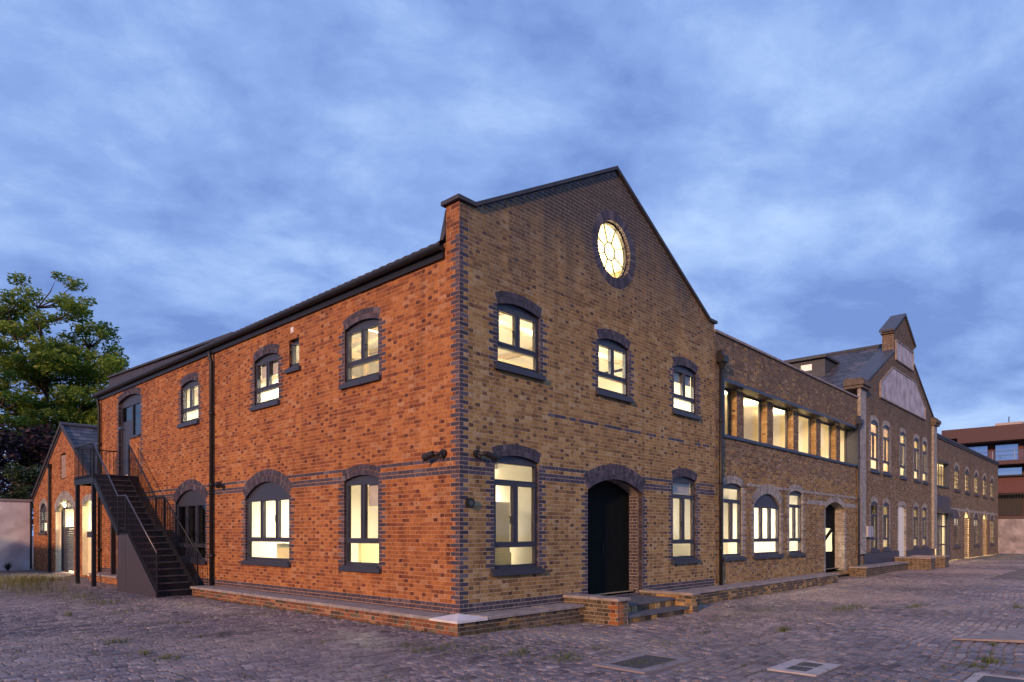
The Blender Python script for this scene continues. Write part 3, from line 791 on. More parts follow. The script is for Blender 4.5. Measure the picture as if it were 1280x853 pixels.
    ub.bar((.40, 9.35, 7.03), (.40, 19.5, 7.43), .12, .06); part('raised_roof_edge', ub, 'coping_dark', rf)
    gt = MB()
    gt.box(-.06, -.012, .36, 19.4, 6.46, 6.66)
    n = 8
    for i in range(n):
        t0, t1 = math.pi * i / n, math.pi * (i + 1) / n
        f = lambda t, y: (-.125 - .07 * math.cos(t), y, 6.645 - .075 * math.sin(t))
        gt.poly([f(t0, .34), f(t1, .34), f(t1, 19.5), f(t0, 19.5)])
    gt.poly([(-.195 + .07 * 2 * (1 - math.cos(math.pi * i / n)) / 2, .34, 6.645 - .075 * math.sin(math.pi * i / n)) for i in range(n + 1)])
    part('gutter', gt, 'black_metal', T)
    for (yy, z0) in ((9.64, .26), (18.98, .26)):
        dp = MB(); dp.tube([(-.13, yy, 6.5), (-.13, yy, 6.38), (-.085, yy, 6.22), (-.085, yy, z0)], .05, 10)
        for zz in (1.0, 2.9, 4.8): dp.tube([(-.085, yy, zz), (-.085, yy, zz + .1)], .062, 10)
        part('downpipe', dp, 'black_metal', T, True)
    dp = MB(); dp.tube([(-.06, 19.14, 6.4), (-.06, 19.14, .3)], .03, 8); part('waste_pipe', dp, 'black_metal', T, True)
    # interior
    it = MB(); X0, X1 = .17, 9.25
    front_low = [(o.u0, o.u1, o.zb, o.zs) for o in (w4, w5)] + [(3.6, 5.88, .3, 2.98)]
    inner_wall(it, WF, X0, X1, .3, 3.3, front_low, -.175); inner_wall(it, WL, .17, 9.75, .3, 3.3, [(o.u0, o.u1, o.zb, o.zs) for o in (v['w10'], v['w11'])], -.175)
    room(it, X0, X1, .17, 9.75, .3, 3.3, 'XYzZ')
    inner_wall(it, WF, X0, X1, 3.6, 6.58, [(o.u0, o.u1, o.zb, o.zs) for o in (w1, w2, w3)], -.175)
    for pg in ([(X0, 6.58), (4.06, 6.58), (4.06, 8.71)], [(5.26, 6.58), (X1, 6.58), (5.26, 8.73)], [(4.06, 8.53), (5.26, 8.53), (5.26, 8.73), (4.68, 9.05), (4.06, 8.71)], [(4.06, 6.58), (5.26, 6.58), (5.26, 7.33), (4.06, 7.33)]):
        it.poly([(a, .175, b) for a, b in pg])
    inner_wall(it, WL, .17, 14, 3.6, 6.62, [(o.u0, o.u1, o.zb, o.zs) for o in (v['w6'], v['w7'], v['w8'], v['sm'])], -.175)
    room(it, X0, X1, .17, 14, 3.6, 6.5, 'XYz')
    it.poly([(X0, .17, 6.58), (X0, 14, 6.58), (4.68, 14, 9.05), (4.68, .17, 9.05)]); it.poly([(X1, .17, 6.58), (4.68, .17, 9.05), (4.68, 14, 9.05), (X1, 14, 6.58)])
    it.poly([(X0, 14, 6.5), (4.68, 14, 9.05), (X1, 14, 6.5)])
    # lobby behind the front door and partitions
    it.box(3.5, 6.0, .45, 2.6, .3, 3.29, 0); it.box(3.52, 5.98, .18, .44, 2.98, 3.29, 0)
    it.box(2.7, 3.0, 2.4, 2.7, .3, 3.3, 0); it.box(1.2, 1.5, 5.6, 5.9, .3, 3.3, 0); it.box(6.5, 6.7, 1.5, 4.2, .3, 3.3, 0)
    it.box(.9, 3.2, 4.2, 4.3, .3, 1.5, 2); it.box(.18, .45, 1.0, 2.2, .3, 1.1, 2)
    it.box(.95, 1.18, 1.3, 1.5, .3, 3.3, 0); it.box(1.55, 3.3, 1.9, 2.0, .3, 2.35, 3); it.box(1.9, 2.6, 1.2, 1.5, .3, 1.25, 2); it.box(.3, .9, 1.5, 1.6, .3, 1.3, 2)
    it.box(7.0, 9.2, 2.2, 2.3, .3, 2.5, 3); it.box(8.0, 8.5, 1.0, 1.4, .3, 1.3, 2); it.box(.9, 1.1, 2.0, 3.4, .3, 3.3, 3); it.box(.6, 1.6, 6.4, 6.5, 1.2, 2.2, 3); it.box(.7, .8, 5.9, 7.6, .3, 1.4, 2); it.box(1.6, 1.9, 6.6, 6.9, .3, 3.3, 3)
    for zz in range(7): it.box(.3, .55, .6, .62, 2.66 + zz * .05, 2.68 + zz * .05, 4)
    it.tube([(1.53, .9, 3.3), (1.50, .9, 2.8), (1.55, .9, 2.3), (1.53, .9, 1.9)], .012, 5, 4)
    it.box(1.2, 1.5, 2.8, 3.2, 3.6, 6.3, 3); it.box(5.6, 6.4, 3.0, 3.1, 3.6, 6.0, 3); it.box(2.0, 2.2, 9.0, 12, 3.6, 6.4, 3)
    part('interior', it, ['plaster', 'floor_inside', 'plaster_green', 'plaster_grey', 'black_metal'], T)
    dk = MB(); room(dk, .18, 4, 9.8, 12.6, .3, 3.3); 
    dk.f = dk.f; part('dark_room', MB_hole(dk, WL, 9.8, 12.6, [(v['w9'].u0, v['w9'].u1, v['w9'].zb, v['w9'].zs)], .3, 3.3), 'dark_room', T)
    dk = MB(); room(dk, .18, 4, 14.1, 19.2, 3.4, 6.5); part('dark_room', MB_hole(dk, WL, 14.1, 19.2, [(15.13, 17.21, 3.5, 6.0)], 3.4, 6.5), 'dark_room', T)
    cu = MB()
    for i in range(40):
        y0, y1 = 10.3 + i * .048, 10.3 + (i + 1) * .048
        if 11.15 < y0 < 11.3: continue
        cu.poly([(.26 + .03 * (i % 2), y0, 1.0), (.26 + .03 * ((i + 1) % 2), y1, 1.0), (.26 + .03 * ((i + 1) % 2), y1, 2.5), (.26 + .03 * (i % 2), y0, 2.5)])
    part('curtain', cu, 'curtain', T)
    tr = MB()
    tr.bar((.4, 2.2, 6.45), (9.0, 2.2, 6.45), .12); tr.bar((4.68, 2.2, 6.45), (4.68, 2.2, 9.0), .12)
    tr.bar((1.5, 2.2, 5.2), (1.5, 2.2, 7.2), .08); tr.bar((1.5, 2.2, 5.25), (2.3, 2.2, 6.45), .06); tr.bar((1.5, 2.2, 5.25), (.7, 2.2, 6.45), .06)
    for yy in (4.6, 7.0, 9.4, 11.8):
        tr.bar((.4, yy, 6.45), (9.0, yy, 6.45), .14); tr.bar((4.68, yy, 6.45), (4.68, yy, 9.0), .12); tr.bar((2.4, yy, 6.45), (4.68, yy, 7.9), .1)
    for xx, zz in ((1.6, 7.25), (3.1, 8.05), (6.3, 8.05), (7.8, 7.25)): tr.bar((xx, .2, zz), (xx, 13.9, zz), .09, .14)
    part('roof_truss', tr, 'timber', T)
    for k in range(6):
        bm_ = MB(); bm_.bar((.2, 1.0 + k * 1.55, 3.22), (9.2, 1.0 + k * 1.55, 3.22), .1, .14); part('ceiling_beam', bm_, 'plaster_grey', T)
    for (xx, yy, zz) in ((1.3, 1.2, 2.75), (2.2, 2.9, 2.75), (7.7, 1.3, 2.75), (1.1, 6.2, 2.75), (1.0, 7.1, 2.75), (.95, 2.7, 2.75), (1.3, 2.7, 5.75), (1.5, 6.7, 5.7), (1.6, 1.1, 5.75), (4.7, 1.2, 5.8), (7.9, 1.0, 5.75), (1.3, 11.2, 5.75)):
        pl_ = MB(); pl_.tube([(xx, yy, zz + .9), (xx, yy, zz + .14)], .008, 5); pl_.tube([(xx, yy, zz + .14), (xx, yy, zz)], [.03, .15], 12, cap=False); part('pendant_lamp', pl_, 'lead', T)
    for (wall_, u0_, u1_, z0_, z1_) in ((WL, 6.3, 7.32, 5.45, 5.8), (WF, 7.33, 8.36, 5.5, 5.8), (WL, 2.38, 2.85, 2.2, 2.66), (WF, 7.28, 8.32, 2.66, 2.95)):
        bl_ = MB(); wall_.wb(bl_, u0_, u1_, z0_, z1_, -.165, -.155); part('roller_blind', bl_, 'blind', T)
    lit('ground_floor_lamp', 1.2, 8.6, 3.0, 2.6, 2.9, 3, 46); lit('ground_floor_lamp', 2.4, 2.4, 3.2, 9.0, 2.9, 3, 46)
    lit('upper_floor_lamp', 1.6, 7.8, 1.7, 1.7, 6.2, 3, 75); lit('upper_floor_lamp', 1.8, 1.8, 4, 12.8, 6.2, 4, 75)
    area('gable_lamp', (4.68, 6.5, 6.6), .6, .6, 30, rot=(math.pi, 0, 0))
    return T
def z_is_front(k, u): return False
def MB_hole(mb, wall, u0, u1, holes, z0, z1):
    """turns the x-min face of a room into a wall with holes"""
    nb = MB()
    for i, f in enumerate(mb.f):
        pts = [mb.v[j] for j in f]
        if all(abs(p[0] - .18) < 1e-6 for p in pts): continue
        nb.poly(pts, 0)
    inner_wall(nb, wall, u0, u1, z0, z1, holes, -.18)
    return nb
gabled_building()
WF = Wall((0, 0), (1, 0), (0, -1)); WL = Wall((0, 0), (0, 1), (-1, 0))
def join_mortar(ms):
    mo = MB()
    for m in ms:
        for f in m.f: mo.poly([m.v[i] for i in f])
    return mo
# ------------------------------------------------------------------ the flat parapet wing
def wing():
    T = thing('brick_building', 'flat parapet brick wing with one long row of deep framed windows', 'building', (9.42, 0, 0))
    mats = ['brick_brown', 'brick_blue', 'brick_white', 'brick_yellow']
    U0, U1 = 9.42, 21.95
    A = Op(9.97, 11.19, .98, 2.98, .10, q=2); B = Op(12.0, 14.02, .98, 2.52, .36, rings=2, rd=.15, q=2); Cc = Op(14.76, 15.93, .98, 2.98, .10, q=2)
    Dd = Op(18.22, 20.36, .21, 2.58, .25, rings=2, q=2); LW = Op(9.90, 21.90, 4.36, 5.94, 0, quoin=False)
    def st(k, u):
        if k <= 4: return 3
        if k in (35, 36) and u > 16.3: return 2
        if k == 40 or k == 39:
            return 2 if k == 40 and u > 11.5 else 0
        if CO + k * CH < 3.6: return 3 if random.random() < .75 else 0
        return 0 if random.random() < .85 else 3
    Bf, mf = lay(WF, .055, 7.14, lambda z: (U0, U1), [A, B, Cc, Dd, LW], st)
    piers = [(11.25 + 2.19 * i, 11.72 + 2.19 * i) for i in range(5)]
    bl, ms = [Bf], [mf]
    for a, b in piers:
        w = Wall((a, .2), (1, 0), (0, -1)); q, m = lay(w, 4.44, 5.86, lambda z, L=b - a: (0, L), [], lambda k, u: 0); bl.append(q); ms.append(m)
        w = Wall((a, .2), (0, 1), (-1, 0)); q, m = lay(w, 4.44, 5.86, lambda z: (0, .24), [], lambda k, u: 3); bl.append(q); ms.append(m)
    # reveals of the doorway
    w = Wall((20.36, .115), (0, 1), (-1, 0)); q, m = lay(w, .21, 2.58, lambda z: (0, .28), [], lambda k, u: 2); bl.append(q); ms.append(m)
    emit_bricks(bl, T, mats); part('mortar_bed', join_mortar(ms), 'mortar_dark', T)
    sh = MB(); sh.poly([(U0 + .01, .3, 6.9), (U1, .3, 6.9), (U1, 10, 6.9), (U0 + .01, 10, 6.9)]); sh.poly([(U0 + .01, .3, 6.9), (U0 + .01, .3, 7.14), (U1, .3, 7.14), (U1, .3, 6.9)])
    sh.poly([(U0 + .01, 10, 0), (U1, 10, 0), (U1, 10, 7), (U0 + .01, 10, 7)]); sh.poly([(U1 - .001, .02, 0), (U1 - .001, 10, 0), (U1 - .001, 10, 7), (U1 - .001, .02, 7)])
    part('flat_roof', sh, 'coping_dark', T)
    cp = MB(); cp.box(U0 + .01, U1, -.05, .34, 7.145, 7.21); part('parapet_coping', cp, 'coping_stone', T)
    # steel surround of the long window
    fr = MB(); a, b, c, d = 9.86, 21.93, 4.33, 5.97; t = .085
    WF.wb(fr, a, b, c, c + t, -.40, .05); WF.wb(fr, a, b, d - t, d, -.40, .05); WF.wb(fr, a, a + t, c + t, d - t, -.40, .05); WF.wb(fr, b - .06, b, c + t, d - t, -.40, .05)
    sr = part('window_surround', fr, 'navy_metal', T)
    edges = [9.94] + [x for p in piers for x in p] + [21.87]
    for i in range(0, 12, 2):
        p, q = edges[i], edges[i + 1]
        m = MB(); z0, z1, f = c + t, d - t, .05
        for (x0, x1, y0, y1) in ((p, p + f, z0, z1), (q - f, q, z0, z1), (p + f, q - f, z0, z0 + f), (p + f, q - f, z1 - f, z1)):
            WF.wb(m, x0, x1, y0, y1, -.47, -.40)
        wn_ = part('window', m, 'frame', T)
        g = MB(); WF.wb(g, p + f, q - f, z0 + f, z1 - f, -.44, -.435); part('pane', g, 'glass', wn_)
    for o in (A, Cc): window(WF, o, T, [1.43, 2.58], [[], [.5], []], handle=[(o.u0 + .45, 1.85)])
    window(WF, B, T, [1.43], [[], [.32, .64]], handle=[(12.5, 1.85)])
    # doorway
    m = MB(); y = -.42
    WF.wb(m, 18.2, 20.38, .2, .95, y, y + .06); WF.wb(m, 18.2, 18.35, .95, 2.84, y, y + .06); WF.wb(m, 20.2, 20.38, .95, 2.84, y, y + .06); WF.wb(m, 18.35, 20.2, 1.85, 2.84, y, y + .06)
    m.bar((18.4, .40, .95), (20.2, .40, 1.85), .12, .05, up=(0, 1, 0))
    d_ = part('door', m, 'door_black', T)
    g = MB(); WF.wb(g, 18.35, 20.2, .95, 1.85, y + .02, y + .03); part('pane', g, 'glass', d_)
    so = MB(); AA = math.asin(Dd.w / Dd.R)
    for i in range(12):
        t0, t1 = -AA + 2 * AA * i / 12, -AA + 2 * AA * (i + 1) / 12
        f = lambda t, yy: (Dd.uc + Dd.R * math.sin(t), yy, Dd.zc + Dd.R * math.cos(t))
        so.poly([f(t0, .11), f(t1, .11), f(t1, .42), f(t0, .42)])
    so.poly([(18.21, .11, .21), (18.21, .42, .21), (18.21, .42, 2.6), (18.21, .11, 2.6)])
    part('door_soffit', so, 'mortar', T)
    # rain pipes
    for (x, zt, mt, hp) in ((9.63, 6.3, 'black_metal', True), (21.86, 6.05, 'navy_metal', False)):
        dp = MB(); dp.tube([(x, -.09, zt), (x, -.09, .2)], .048, 10)
        for zz in (1.2, 3.0, 4.7): dp.tube([(x, -.09, zz), (x, -.09, zz + .09)], .06, 10)
        p_ = part('downpipe', dp, mt, T, True)
        h = MB(); h.hexa([(x - .14, -.25, zt + .02), (x + .14, -.25, zt + .02), (x + .14, -.25, zt + .2), (x - .14, -.25, zt + .2), (x - .14, -.01, zt + .02), (x + .14, -.01, zt + .02), (x + .14, -.01, zt + .2), (x - .14, -.01, zt + .2)])
        h.tube([(x, -.12, zt - .15), (x, -.12, zt + .03)], [.05, .12], 10); h.box(x - .07, x + .07, -.14, -.012, zt + .2, zt + .36)
        part('hopper_head', h, mt, p_)
    it = MB(); hl = lambda o: (o.u0, o.u1, o.zb, o.zs)
    inner_wall(it, WF, 9.5, 21.85, .3, 3.3, [hl(A), hl(B), hl(Cc)] + [(18.2, 20.4, .3, 2.84)], -.175); room(it, 9.5, 21.85, .18, 5.5, .3, 3.3, 'xXYzZ')
    room(it, 9.5, 21.85, .46, 5.5, 3.8, 6.6, 'xXYzZ'); inner_wall(it, WF, 9.5, 21.85, 3.8, 6.6, [(9.94, 21.87, 4.4, 5.9)], -.475)
    for a, b in piers: it.box(a, b, .43, .5, 4.4, 5.9)
    it.box(11.4, 11.6, 2, 3, .3, 3.3); it.box(16.6, 16.8, .2, 3, .3, 3.3); it.box(13.2, 21, 3.5, 3.6, 3.8, 5.0, 2); it.box(16, 16.3, 2.3, 2.6, 3.8, 6.6)
    part('interior', it, ['plaster', 'floor_inside', 'plaster_green'], T)
    lit('wing_lamp', 10.2, 16, 1.7, 1.7, 2.9, 3, 42); lit('wing_lamp', 17.5, 21, 2.2, 2.2, 2.9, 2, 40)
    lit('wing_upper_lamp', 10.5, 21, 2.2, 2.2, 6.2, 4, 38, (1, .78, .45))
wing()

# ------------------------------------------------------------------ the stepped gable building
def slates(T, name, p0, du, dv, nu, nv, mat='slate'):
    """overlapping slates on a slope: p0 eave corner, du along the eave (one slate), dv up the slope (one course)"""
    p0, du, dv = Vector(p0), Vector(du), Vector(dv); n = du.cross(dv).normalized()
    if n.z < 0: n = -n
    mb = MB()
    for j in range(nv):
        for i in range(-1, nu):
            a = p0 + dv * j + du * (i + (.5 if j % 2 else 0))
            if j % 2 == 0 and i < 0: continue
            k0 = .02 if i >= 0 else .52; e = .98 if not (j % 2 and i == nu - 1) else .5
            l = n * (.014 + random.uniform(0, .004))
            q = [a + du * k0 + l, a + du * e + l, a + du * e + dv * 1.05 + n * .002, a + du * k0 + dv * 1.05 + n * .002]
            r = random.random(); mb.poly(q, 0, r)
            mb.poly([a + du * k0, a + du * e, a + du * e + l, a + du * k0 + l], 0, r)
    o = part(name, mb, mat, T); o['kind'] = 'stuff'; return o
def stepped():
    T = thing('brick_building', 'brick building with stepped gable, pale render panels and slate roof', 'building', (22, 0, 0))
    mats = ['brick_brown', 'brick_white', 'brick_blue']
    cx = 29.25; U0, U1 = 21.97, 35.75
    xs = [(23.78, 24.92), (25.66, 26.76), (28.52, 29.53), (31.17, 32.2), (33.0, 33.97)]
    up = [Op(a, b, 4.36, 6.42, .12, q=1) for a, b in xs]
    lo = [Op(a, b, .95, 2.92, .12, q=1) for a, b in ((23.82, 24.85), (25.67, 26.68), (31.1, 32.08), (32.94, 33.92))]
    dr = Op(28.2, 29.58, .15, 2.86, .14, q=1)
    def bd(z):
        if z < 7.92: return (U0, U1)
        if z < 10.08:
            h = (z - 7.92) / 2.16; return (23.1 + 4.25 * h, 35.4 - 4.25 * h)
        if z < 11.15: return (27.42, 31.1)
        h = (z - 11.15) / 1.05; return (27.42 + 1.84 * h, 31.1 - 1.84 * h)
    Bf, mf = lay(WF, .055, 12.18, bd, up + lo + [dr], lambda k, u: 0, length=.215)
    bl, ms = [Bf], [mf]
    w = Wall((27.42, 0), (0, 1), (-1, 0)); q, m = lay(w, 9.8, 11.15, lambda z: (0, .5), [], lambda k, u: 0); bl.append(q); ms.append(m)
    for x0 in (21.97, 35.0):     # white brick pilasters, proud of the wall
        w = Wall((x0, -.12), (1, 0), (0, -1)); q, m = lay(w, .8, 7.55, lambda z: (0, .75 + .35 * 0), [], lambda k, u: 1); bl.append(q); ms.append(m)
        w = Wall((x0, -.12), (0, 1), (-1, 0)); q, m = lay(w, .8, 7.55, lambda z: (0, .12), [], lambda k, u: 1); bl.append(q); ms.append(m)
    emit_bricks(bl, T, mats); part('mortar_bed', join_mortar(ms), 'mortar_dark', T)
    for x0 in (21.97, 35.0):
        m = MB(); m.box(x0 - .1, x0 + .9, -.22, .5, 7.56, 7.68); m.box(x0 - .16, x0 + .96, -.28, .5, 7.685, 7.86); m.box(x0 - .04, x0 + .84, -.16, .5, 7.865, 7.98); part('pilaster_cap', m, 'cap_brown', T)
    # copings
    m = MB()
    def rake(m, x0, z0, x1, z1, y0, y1, t):
        A_ = [(x0, y0, z0), (x1, y0, z1), (x1, y0, z1 + t), (x0, y0, z0 + t)]; B_ = [(x0, y1, z0), (x1, y1, z1), (x1, y1, z1 + t), (x0, y1, z0 + t)]
        if x0 > x1: A_, B_ = A_[::-1], B_[::-1]
        m.hexa([*A_, *B_])
    rake(m, 23.0, 7.93, 27.40, 10.13, -.05, .75, .09); part('gable_coping', m, 'slate', T); m = MB(); rake(m, 35.5, 7.93, 31.12, 10.13, -.05, .75, .09)
    part('gable_coping', m, 'slate', T)
    m = MB(); rake(m, 27.2, 11.06, cx, 12.22, -.08, .58, .10); rake(m, 31.3, 11.06, cx, 12.22, -.08, .58, .10); part('pediment_roof', m, 'slate', T)
    m = MB(); m.box(27.3, 27.55, -.04, .54, 10.98, 11.07); m.box(30.97, 31.2, -.04, .54, 10.98, 11.07); m.poly([(27.42, .5, 9.6), (31.1, .5, 9.6), (31.1, .5, 11.15), (cx, .5, 12.2), (27.42, .5, 11.15)]); m.poly([(31.1, .012, 9.6), (31.1, .5, 9.6), (31.1, .5, 11.15), (31.1, .012, 11.15)])
    m.poly([(23.1, .6, 7.5), (35.4, .6, 7.5), (31.15, .6, 10.08), (27.35, .6, 10.08)])
    part('gable_back', m, 'brick_brown', T)
    # render panels with thin stone edges
    def panel(uz, nm):
        m = MB(); WF.wpoly(m, uz, .0, .035); p_ = part(nm, m, 'render_panel', T)
        e_ = MB()
        for a, b in zip(uz, uz[1:] + uz[:1]): e_.bar(WF.p(*a, .03), WF.p(*b, .03), .06, .07, up=(0, 1, 0))
        part('panel_edge', e_, 'coping_stone', p_)
    panel([(27.65, 9.80), (30.85, 9.80), (30.85, 10.70), (27.65, 10.70)], 'render_panel')
    panel([(25.1, 7.66), (33.35, 7.66), (33.35, 8.3), (31.35, 9.32), (27.1, 9.32), (25.1, 8.3)], 'render_panel')
    for o in up: window(WF, o, T, [4.85, 5.95], [[], [.42], []], cols=('navy_metal', 'glass'), fd=(-.08, -.015))
    for i, o in enumerate(lo): window(WF, o, T, [1.4, 2.45], [[], [.42], []], cols=('navy_metal', 'glass' if i else 'glass_dark'), fd=(-.08, -.015))
    m = MB(); WF.wb(m, 28.18, 29.6, .15, 3.02, -.16, -.11); part('door', m, 'white_paint', T)
    m = MB(); WF.wb(m, 22.75, 28.15, .05, .83, .0, .05); part('plinth_panel', m, 'navy_metal', T)
    m = MB(); WF.wb(m, 29.65, 34.95, .05, .83, .0, .05); part('plinth_panel', m, 'navy_metal', T)
    # slate roof with a dormer
    sl = (10.9 - 7.3) / (cx - 22.2)
    n = 20; r_ = slates(T, 'roof_slates', (22.2, .6, 7.3), (0, .42, 0), ((cx - 22.2) / n, 0, 3.6 / n), 34, n)
    m = MB(); m.poly([(22.2, .6, 7.29), (22.2, 15, 7.29), (cx, 15, 10.89), (cx, .6, 10.89)]); m.poly([(cx, .6, 10.89), (cx, 15, 10.89), (36.3, 15, 7.29), (36.3, .6, 7.29)])
    m.poly([(22.2, 15, 0), (36.3, 15, 0), (36.3, 15, 7.29), (cx, 15, 10.89), (22.2, 15, 7.29)]); m.poly([(22.0, 10, 0), (22.0, 15, 0), (22.0, 15, 7.4), (22.0, 10, 7.4)])
    m.poly([(22.2, .6, 6.0), (22.2, 15, 6.0), (22.2, 15, 7.29), (22.2, .6, 7.29)])
    part('roof', m, 'slate', T)
    m = MB(); m.tube([(cx, .6, 10.92), (cx, 15, 10.92)], .12, 8); part('ridge_tile', m, 'slate', T)
    dz = 7.3 + (25.9 - 22.2) * sl
    m = MB(); m.hexa([(25.7, 2.5, dz - .2), (25.7, 4.9, dz - .2), (25.7, 4.9, dz + .72), (25.7, 2.5, dz + .72), (27.6, 2.5, dz + .5), (27.6, 4.9, dz + .5), (27.6, 4.9, dz + .8), (27.6, 2.5, dz + .8)]); m.box(25.5, 27.7, 2.4, 5.0, dz + .76, dz + .86)
    dm = part('dormer', m, 'lead', T)
    m = MB(); m.box(25.66, 25.70, 3.1, 3.6, dz + .26, dz + .55); part('dormer_window', m, 'lit_window', dm)
    it = MB(); hl = lambda o: (o.u0, o.u1, o.zb, o.zs)
    for z0, z1, os_, y in ((.3, 3.3, lo, 1.6), (3.6, 7.0, up, 1.5)):
        inner_wall(it, WF, 22.1, 35.7, z0, z1, [hl(o) for o in os_], -.085); room(it, 22.1, 35.7, .18, 5.5, z0, z1, 'xXYzZ')
    it.box(27.6, 27.8, .3, 5, 3.6, 7); it.box(29.9, 30.1, .3, 5, 3.6, 7); it.box(25.25, 25.35, .3, 3.5, .3, 3.3); it.box(30, 30.2, .3, 4, .3, 3.3)
    part('interior', it, ['plaster', 'floor_inside'], T)
    lit('stepped_lamp', 23.5, 27, 2, 2, 6.4, 2, 55, (1, .62, .32)); lit('stepped_lamp', 28.8, 28.9, 2, 2, 6.4, 1, 70); lit('stepped_lamp', 31, 34.5, 2.2, 2.2, 6.4, 2, 55, (1, .74, .42))
    lit('stepped_low_lamp', 26.5, 34, 2.6, 2.6, 2.8, 3, 34, (1, .82, .5))
m_ = bpy.data.materials.new('lit_window'); m_.use_nodes = True; M['lit_window'] = m_
m_.node_tree.nodes['Principled BSDF'].inputs['Emission Color'].default_value = (1, .8, .5, 1); m_.node_tree.nodes['Principled BSDF'].inputs['Emission Strength'].default_value = .35
stepped()

# ------------------------------------------------------------------ the long low building at the end
def long_building():
    T = thing('brick_building', 'long two storey brick building farthest along the yard with small arched windows', 'building', (35.8, 0, 0))
    mats = ['brick_brown', 'brick_white']
    U0, U1 = 35.76, 57.75
    up = [Op(a, a + 1.45, 4.33, 5.55, .3, q=1, quoin=False) for a in (41.05, 44.35, 47.7, 51.0, 54.25)]
    lo = [Op(a, a + 1.75, .86, 2.62, .42, q=1, quoin=False) for a in (40.95, 47.45, 54.1)]
    ar = [Op(a, a + 1.85, .05, 2.66, .45, q=1, quoin=False) for a in (44.2, 50.9)]
    sq = Op(35.9, 39.2, 4.36, 5.74, 0, quoin=False); do = Op(35.85, 39.5, .05, 3.75, 0, quoin=False)
    st = lambda k, u: 1 if k in (40, 41) and u > 39.6 else 0
    Bf, mf = lay(WF, .055, 7.12, lambda z: (U0, U1), up + lo + ar + [sq, do], st, length=.215)
    bl, ms = [Bf], [mf]
    for o in ar:
        w = Wall((o.u1, .115), (0, 1), (-1, 0)); q, m = lay(w, .055, 2.7, lambda z: (0, .5), [], lambda k, u: 1 if k % 2 else 0); bl.append(q); ms.append(m)
    emit_bricks(bl, T, mats); part('mortar_bed', join_mortar(ms), 'mortar_dark', T)
    m = MB(); m.box(U0, U1 + .08, -.09, .34, 7.13, 7.24); m.box(U0, U1 + .05, -.05, .3, 7.02, 7.125); part('parapet_coping', m, 'coping_dark', T)
    m = MB(); m.poly([(U0, .3, 6.9), (U1, .3, 6.9), (U1, 10, 6.9), (U0, 10, 6.9)]); m.poly([(U1, 0.01, 0), (U1, 10, 0), (U1, 10, 7.1), (U1, 0.01, 7.1)]); m.poly([(U0, 10, 0), (U1, 10, 0), (U1, 10, 7), (U0, 10, 7)]); part('rear_wall', m, 'brick_brown', T)
    for o in up: window(WF, o, T, [], [[]], cols=('navy_metal', 'glass'), bars=(2, 4), sillh=.12, fd=(-.08, -.015))
    for o in lo: window(WF, o, T, [], [[]], cols=('navy_metal', 'glass'), bars=(2, 5), sillh=.12, fd=(-.08, -.015))
    for o in ar:
        m = MB(); WF.wb(m, o.u0 - .02, o.u1 + .02, .05, 2.2, -.66, -.6); part('door', m, 'door_black', T)
        m = MB(); WF.wb(m, o.u0 - .02, o.u1 + .02, 2.2, 3.2, -.66, -.63); part('fanlight', m, 'lit_window', T)
    # square window in a steel surround, porch and glazed entrance
    m = MB(); a, b, c, d, t = 35.82, 39.28, 4.28, 5.82, .09
    WF.wb(m, a, b, c, c + t, -.4, .05); WF.wb(m, a, b, d - t, d, -.4, .05); WF.wb(m, a, a + t, c + t, d - t, -.4, .05); WF.wb(m, b - t, b, c + t, d - t, -.2, .05); sr = part('window_surround', m, 'navy_metal', T)
    m = MB()
    for k in range(6): x = a + t + (b - a - 2 * t) * k / 5; WF.wb(m, x - .025, x + .025, c + t, d - t, -.24, -.2)
    for k in range(3): z = c + t + (d - c - 2 * t) * k / 2; WF.wb(m, a + t, b - t, z - .02, z + .02, -.242, -.205)
    wd = part('window', m, 'frame', T); m = MB(); WF.wb(m, a + t, b - t, c + t, d - t, -.225, -.22); part('pane', m, 'glass', wd)
    m = MB(); WF.wb(m, 35.8, 39.6, 3.0, 3.8, -.1, .06); WF.wb(m, 35.8, 39.9, 2.8, 3.05, -.1, .35); WF.wb(m, 39.1, 39.5, .05, 2.8, -.1, .06); part('porch', m, 'navy_metal', T)
    m = MB()
    for x in (35.9, 36.9, 37.35, 37.9, 39.05): WF.wb(m, x - .05, x + .05, .05, 2.8, -.14, -.06)
    for z in (.08, 1.0, 2.05, 2.76): WF.wb(m, 35.9, 39.1, z - .04, z + .04, -.13, -.07)
    en = part('entrance_door', m, 'navy_metal', T); m = MB(); WF.wb(m, 35.9, 39.1, .1, 2.75, -.102, -.098); part('pane', m, 'glass', en)
    it = MB(); hl = lambda o: (o.u0, o.u1, o.zb, o.zs)
    inner_wall(it, WF, 35.8, 57.6, 0.05, 3.9, [hl(o) for o in lo] + [(a_.u0, a_.u1, .05, 3.1) for a_ in ar] + [(35.9, 39.1, .06, 2.8)], -.085); room(it, 35.8, 57.6, .7, 5.5, 0.05, 3.9, 'xXYzZ')
    inner_wall(it, WF, 35.8, 57.6, 4.0, 6.8, [hl(o) for o in up] + [(a + t, b - t, c + t, d - t)], -.085); room(it, 35.8, 57.6, .19, 5.5, 4.0, 6.8, 'xXYzZ')
    it.box(39.7, 39.8, .2, 5, .06, 3.9)
    part('interior', it, ['plaster', 'floor_inside'], T)
    lit('long_lamp', 36.5, 38.5, 2, 2, 3.3, 1, 90, (1, .8, .48)); lit('long_lamp', 41, 57, 2, 2, 3.3, 5, 75, (1, .78, .42)); lit('long_upper_lamp', 37, 57, 2.2, 2.2, 6.3, 6, 38, (1, .78, .45))
long_building()

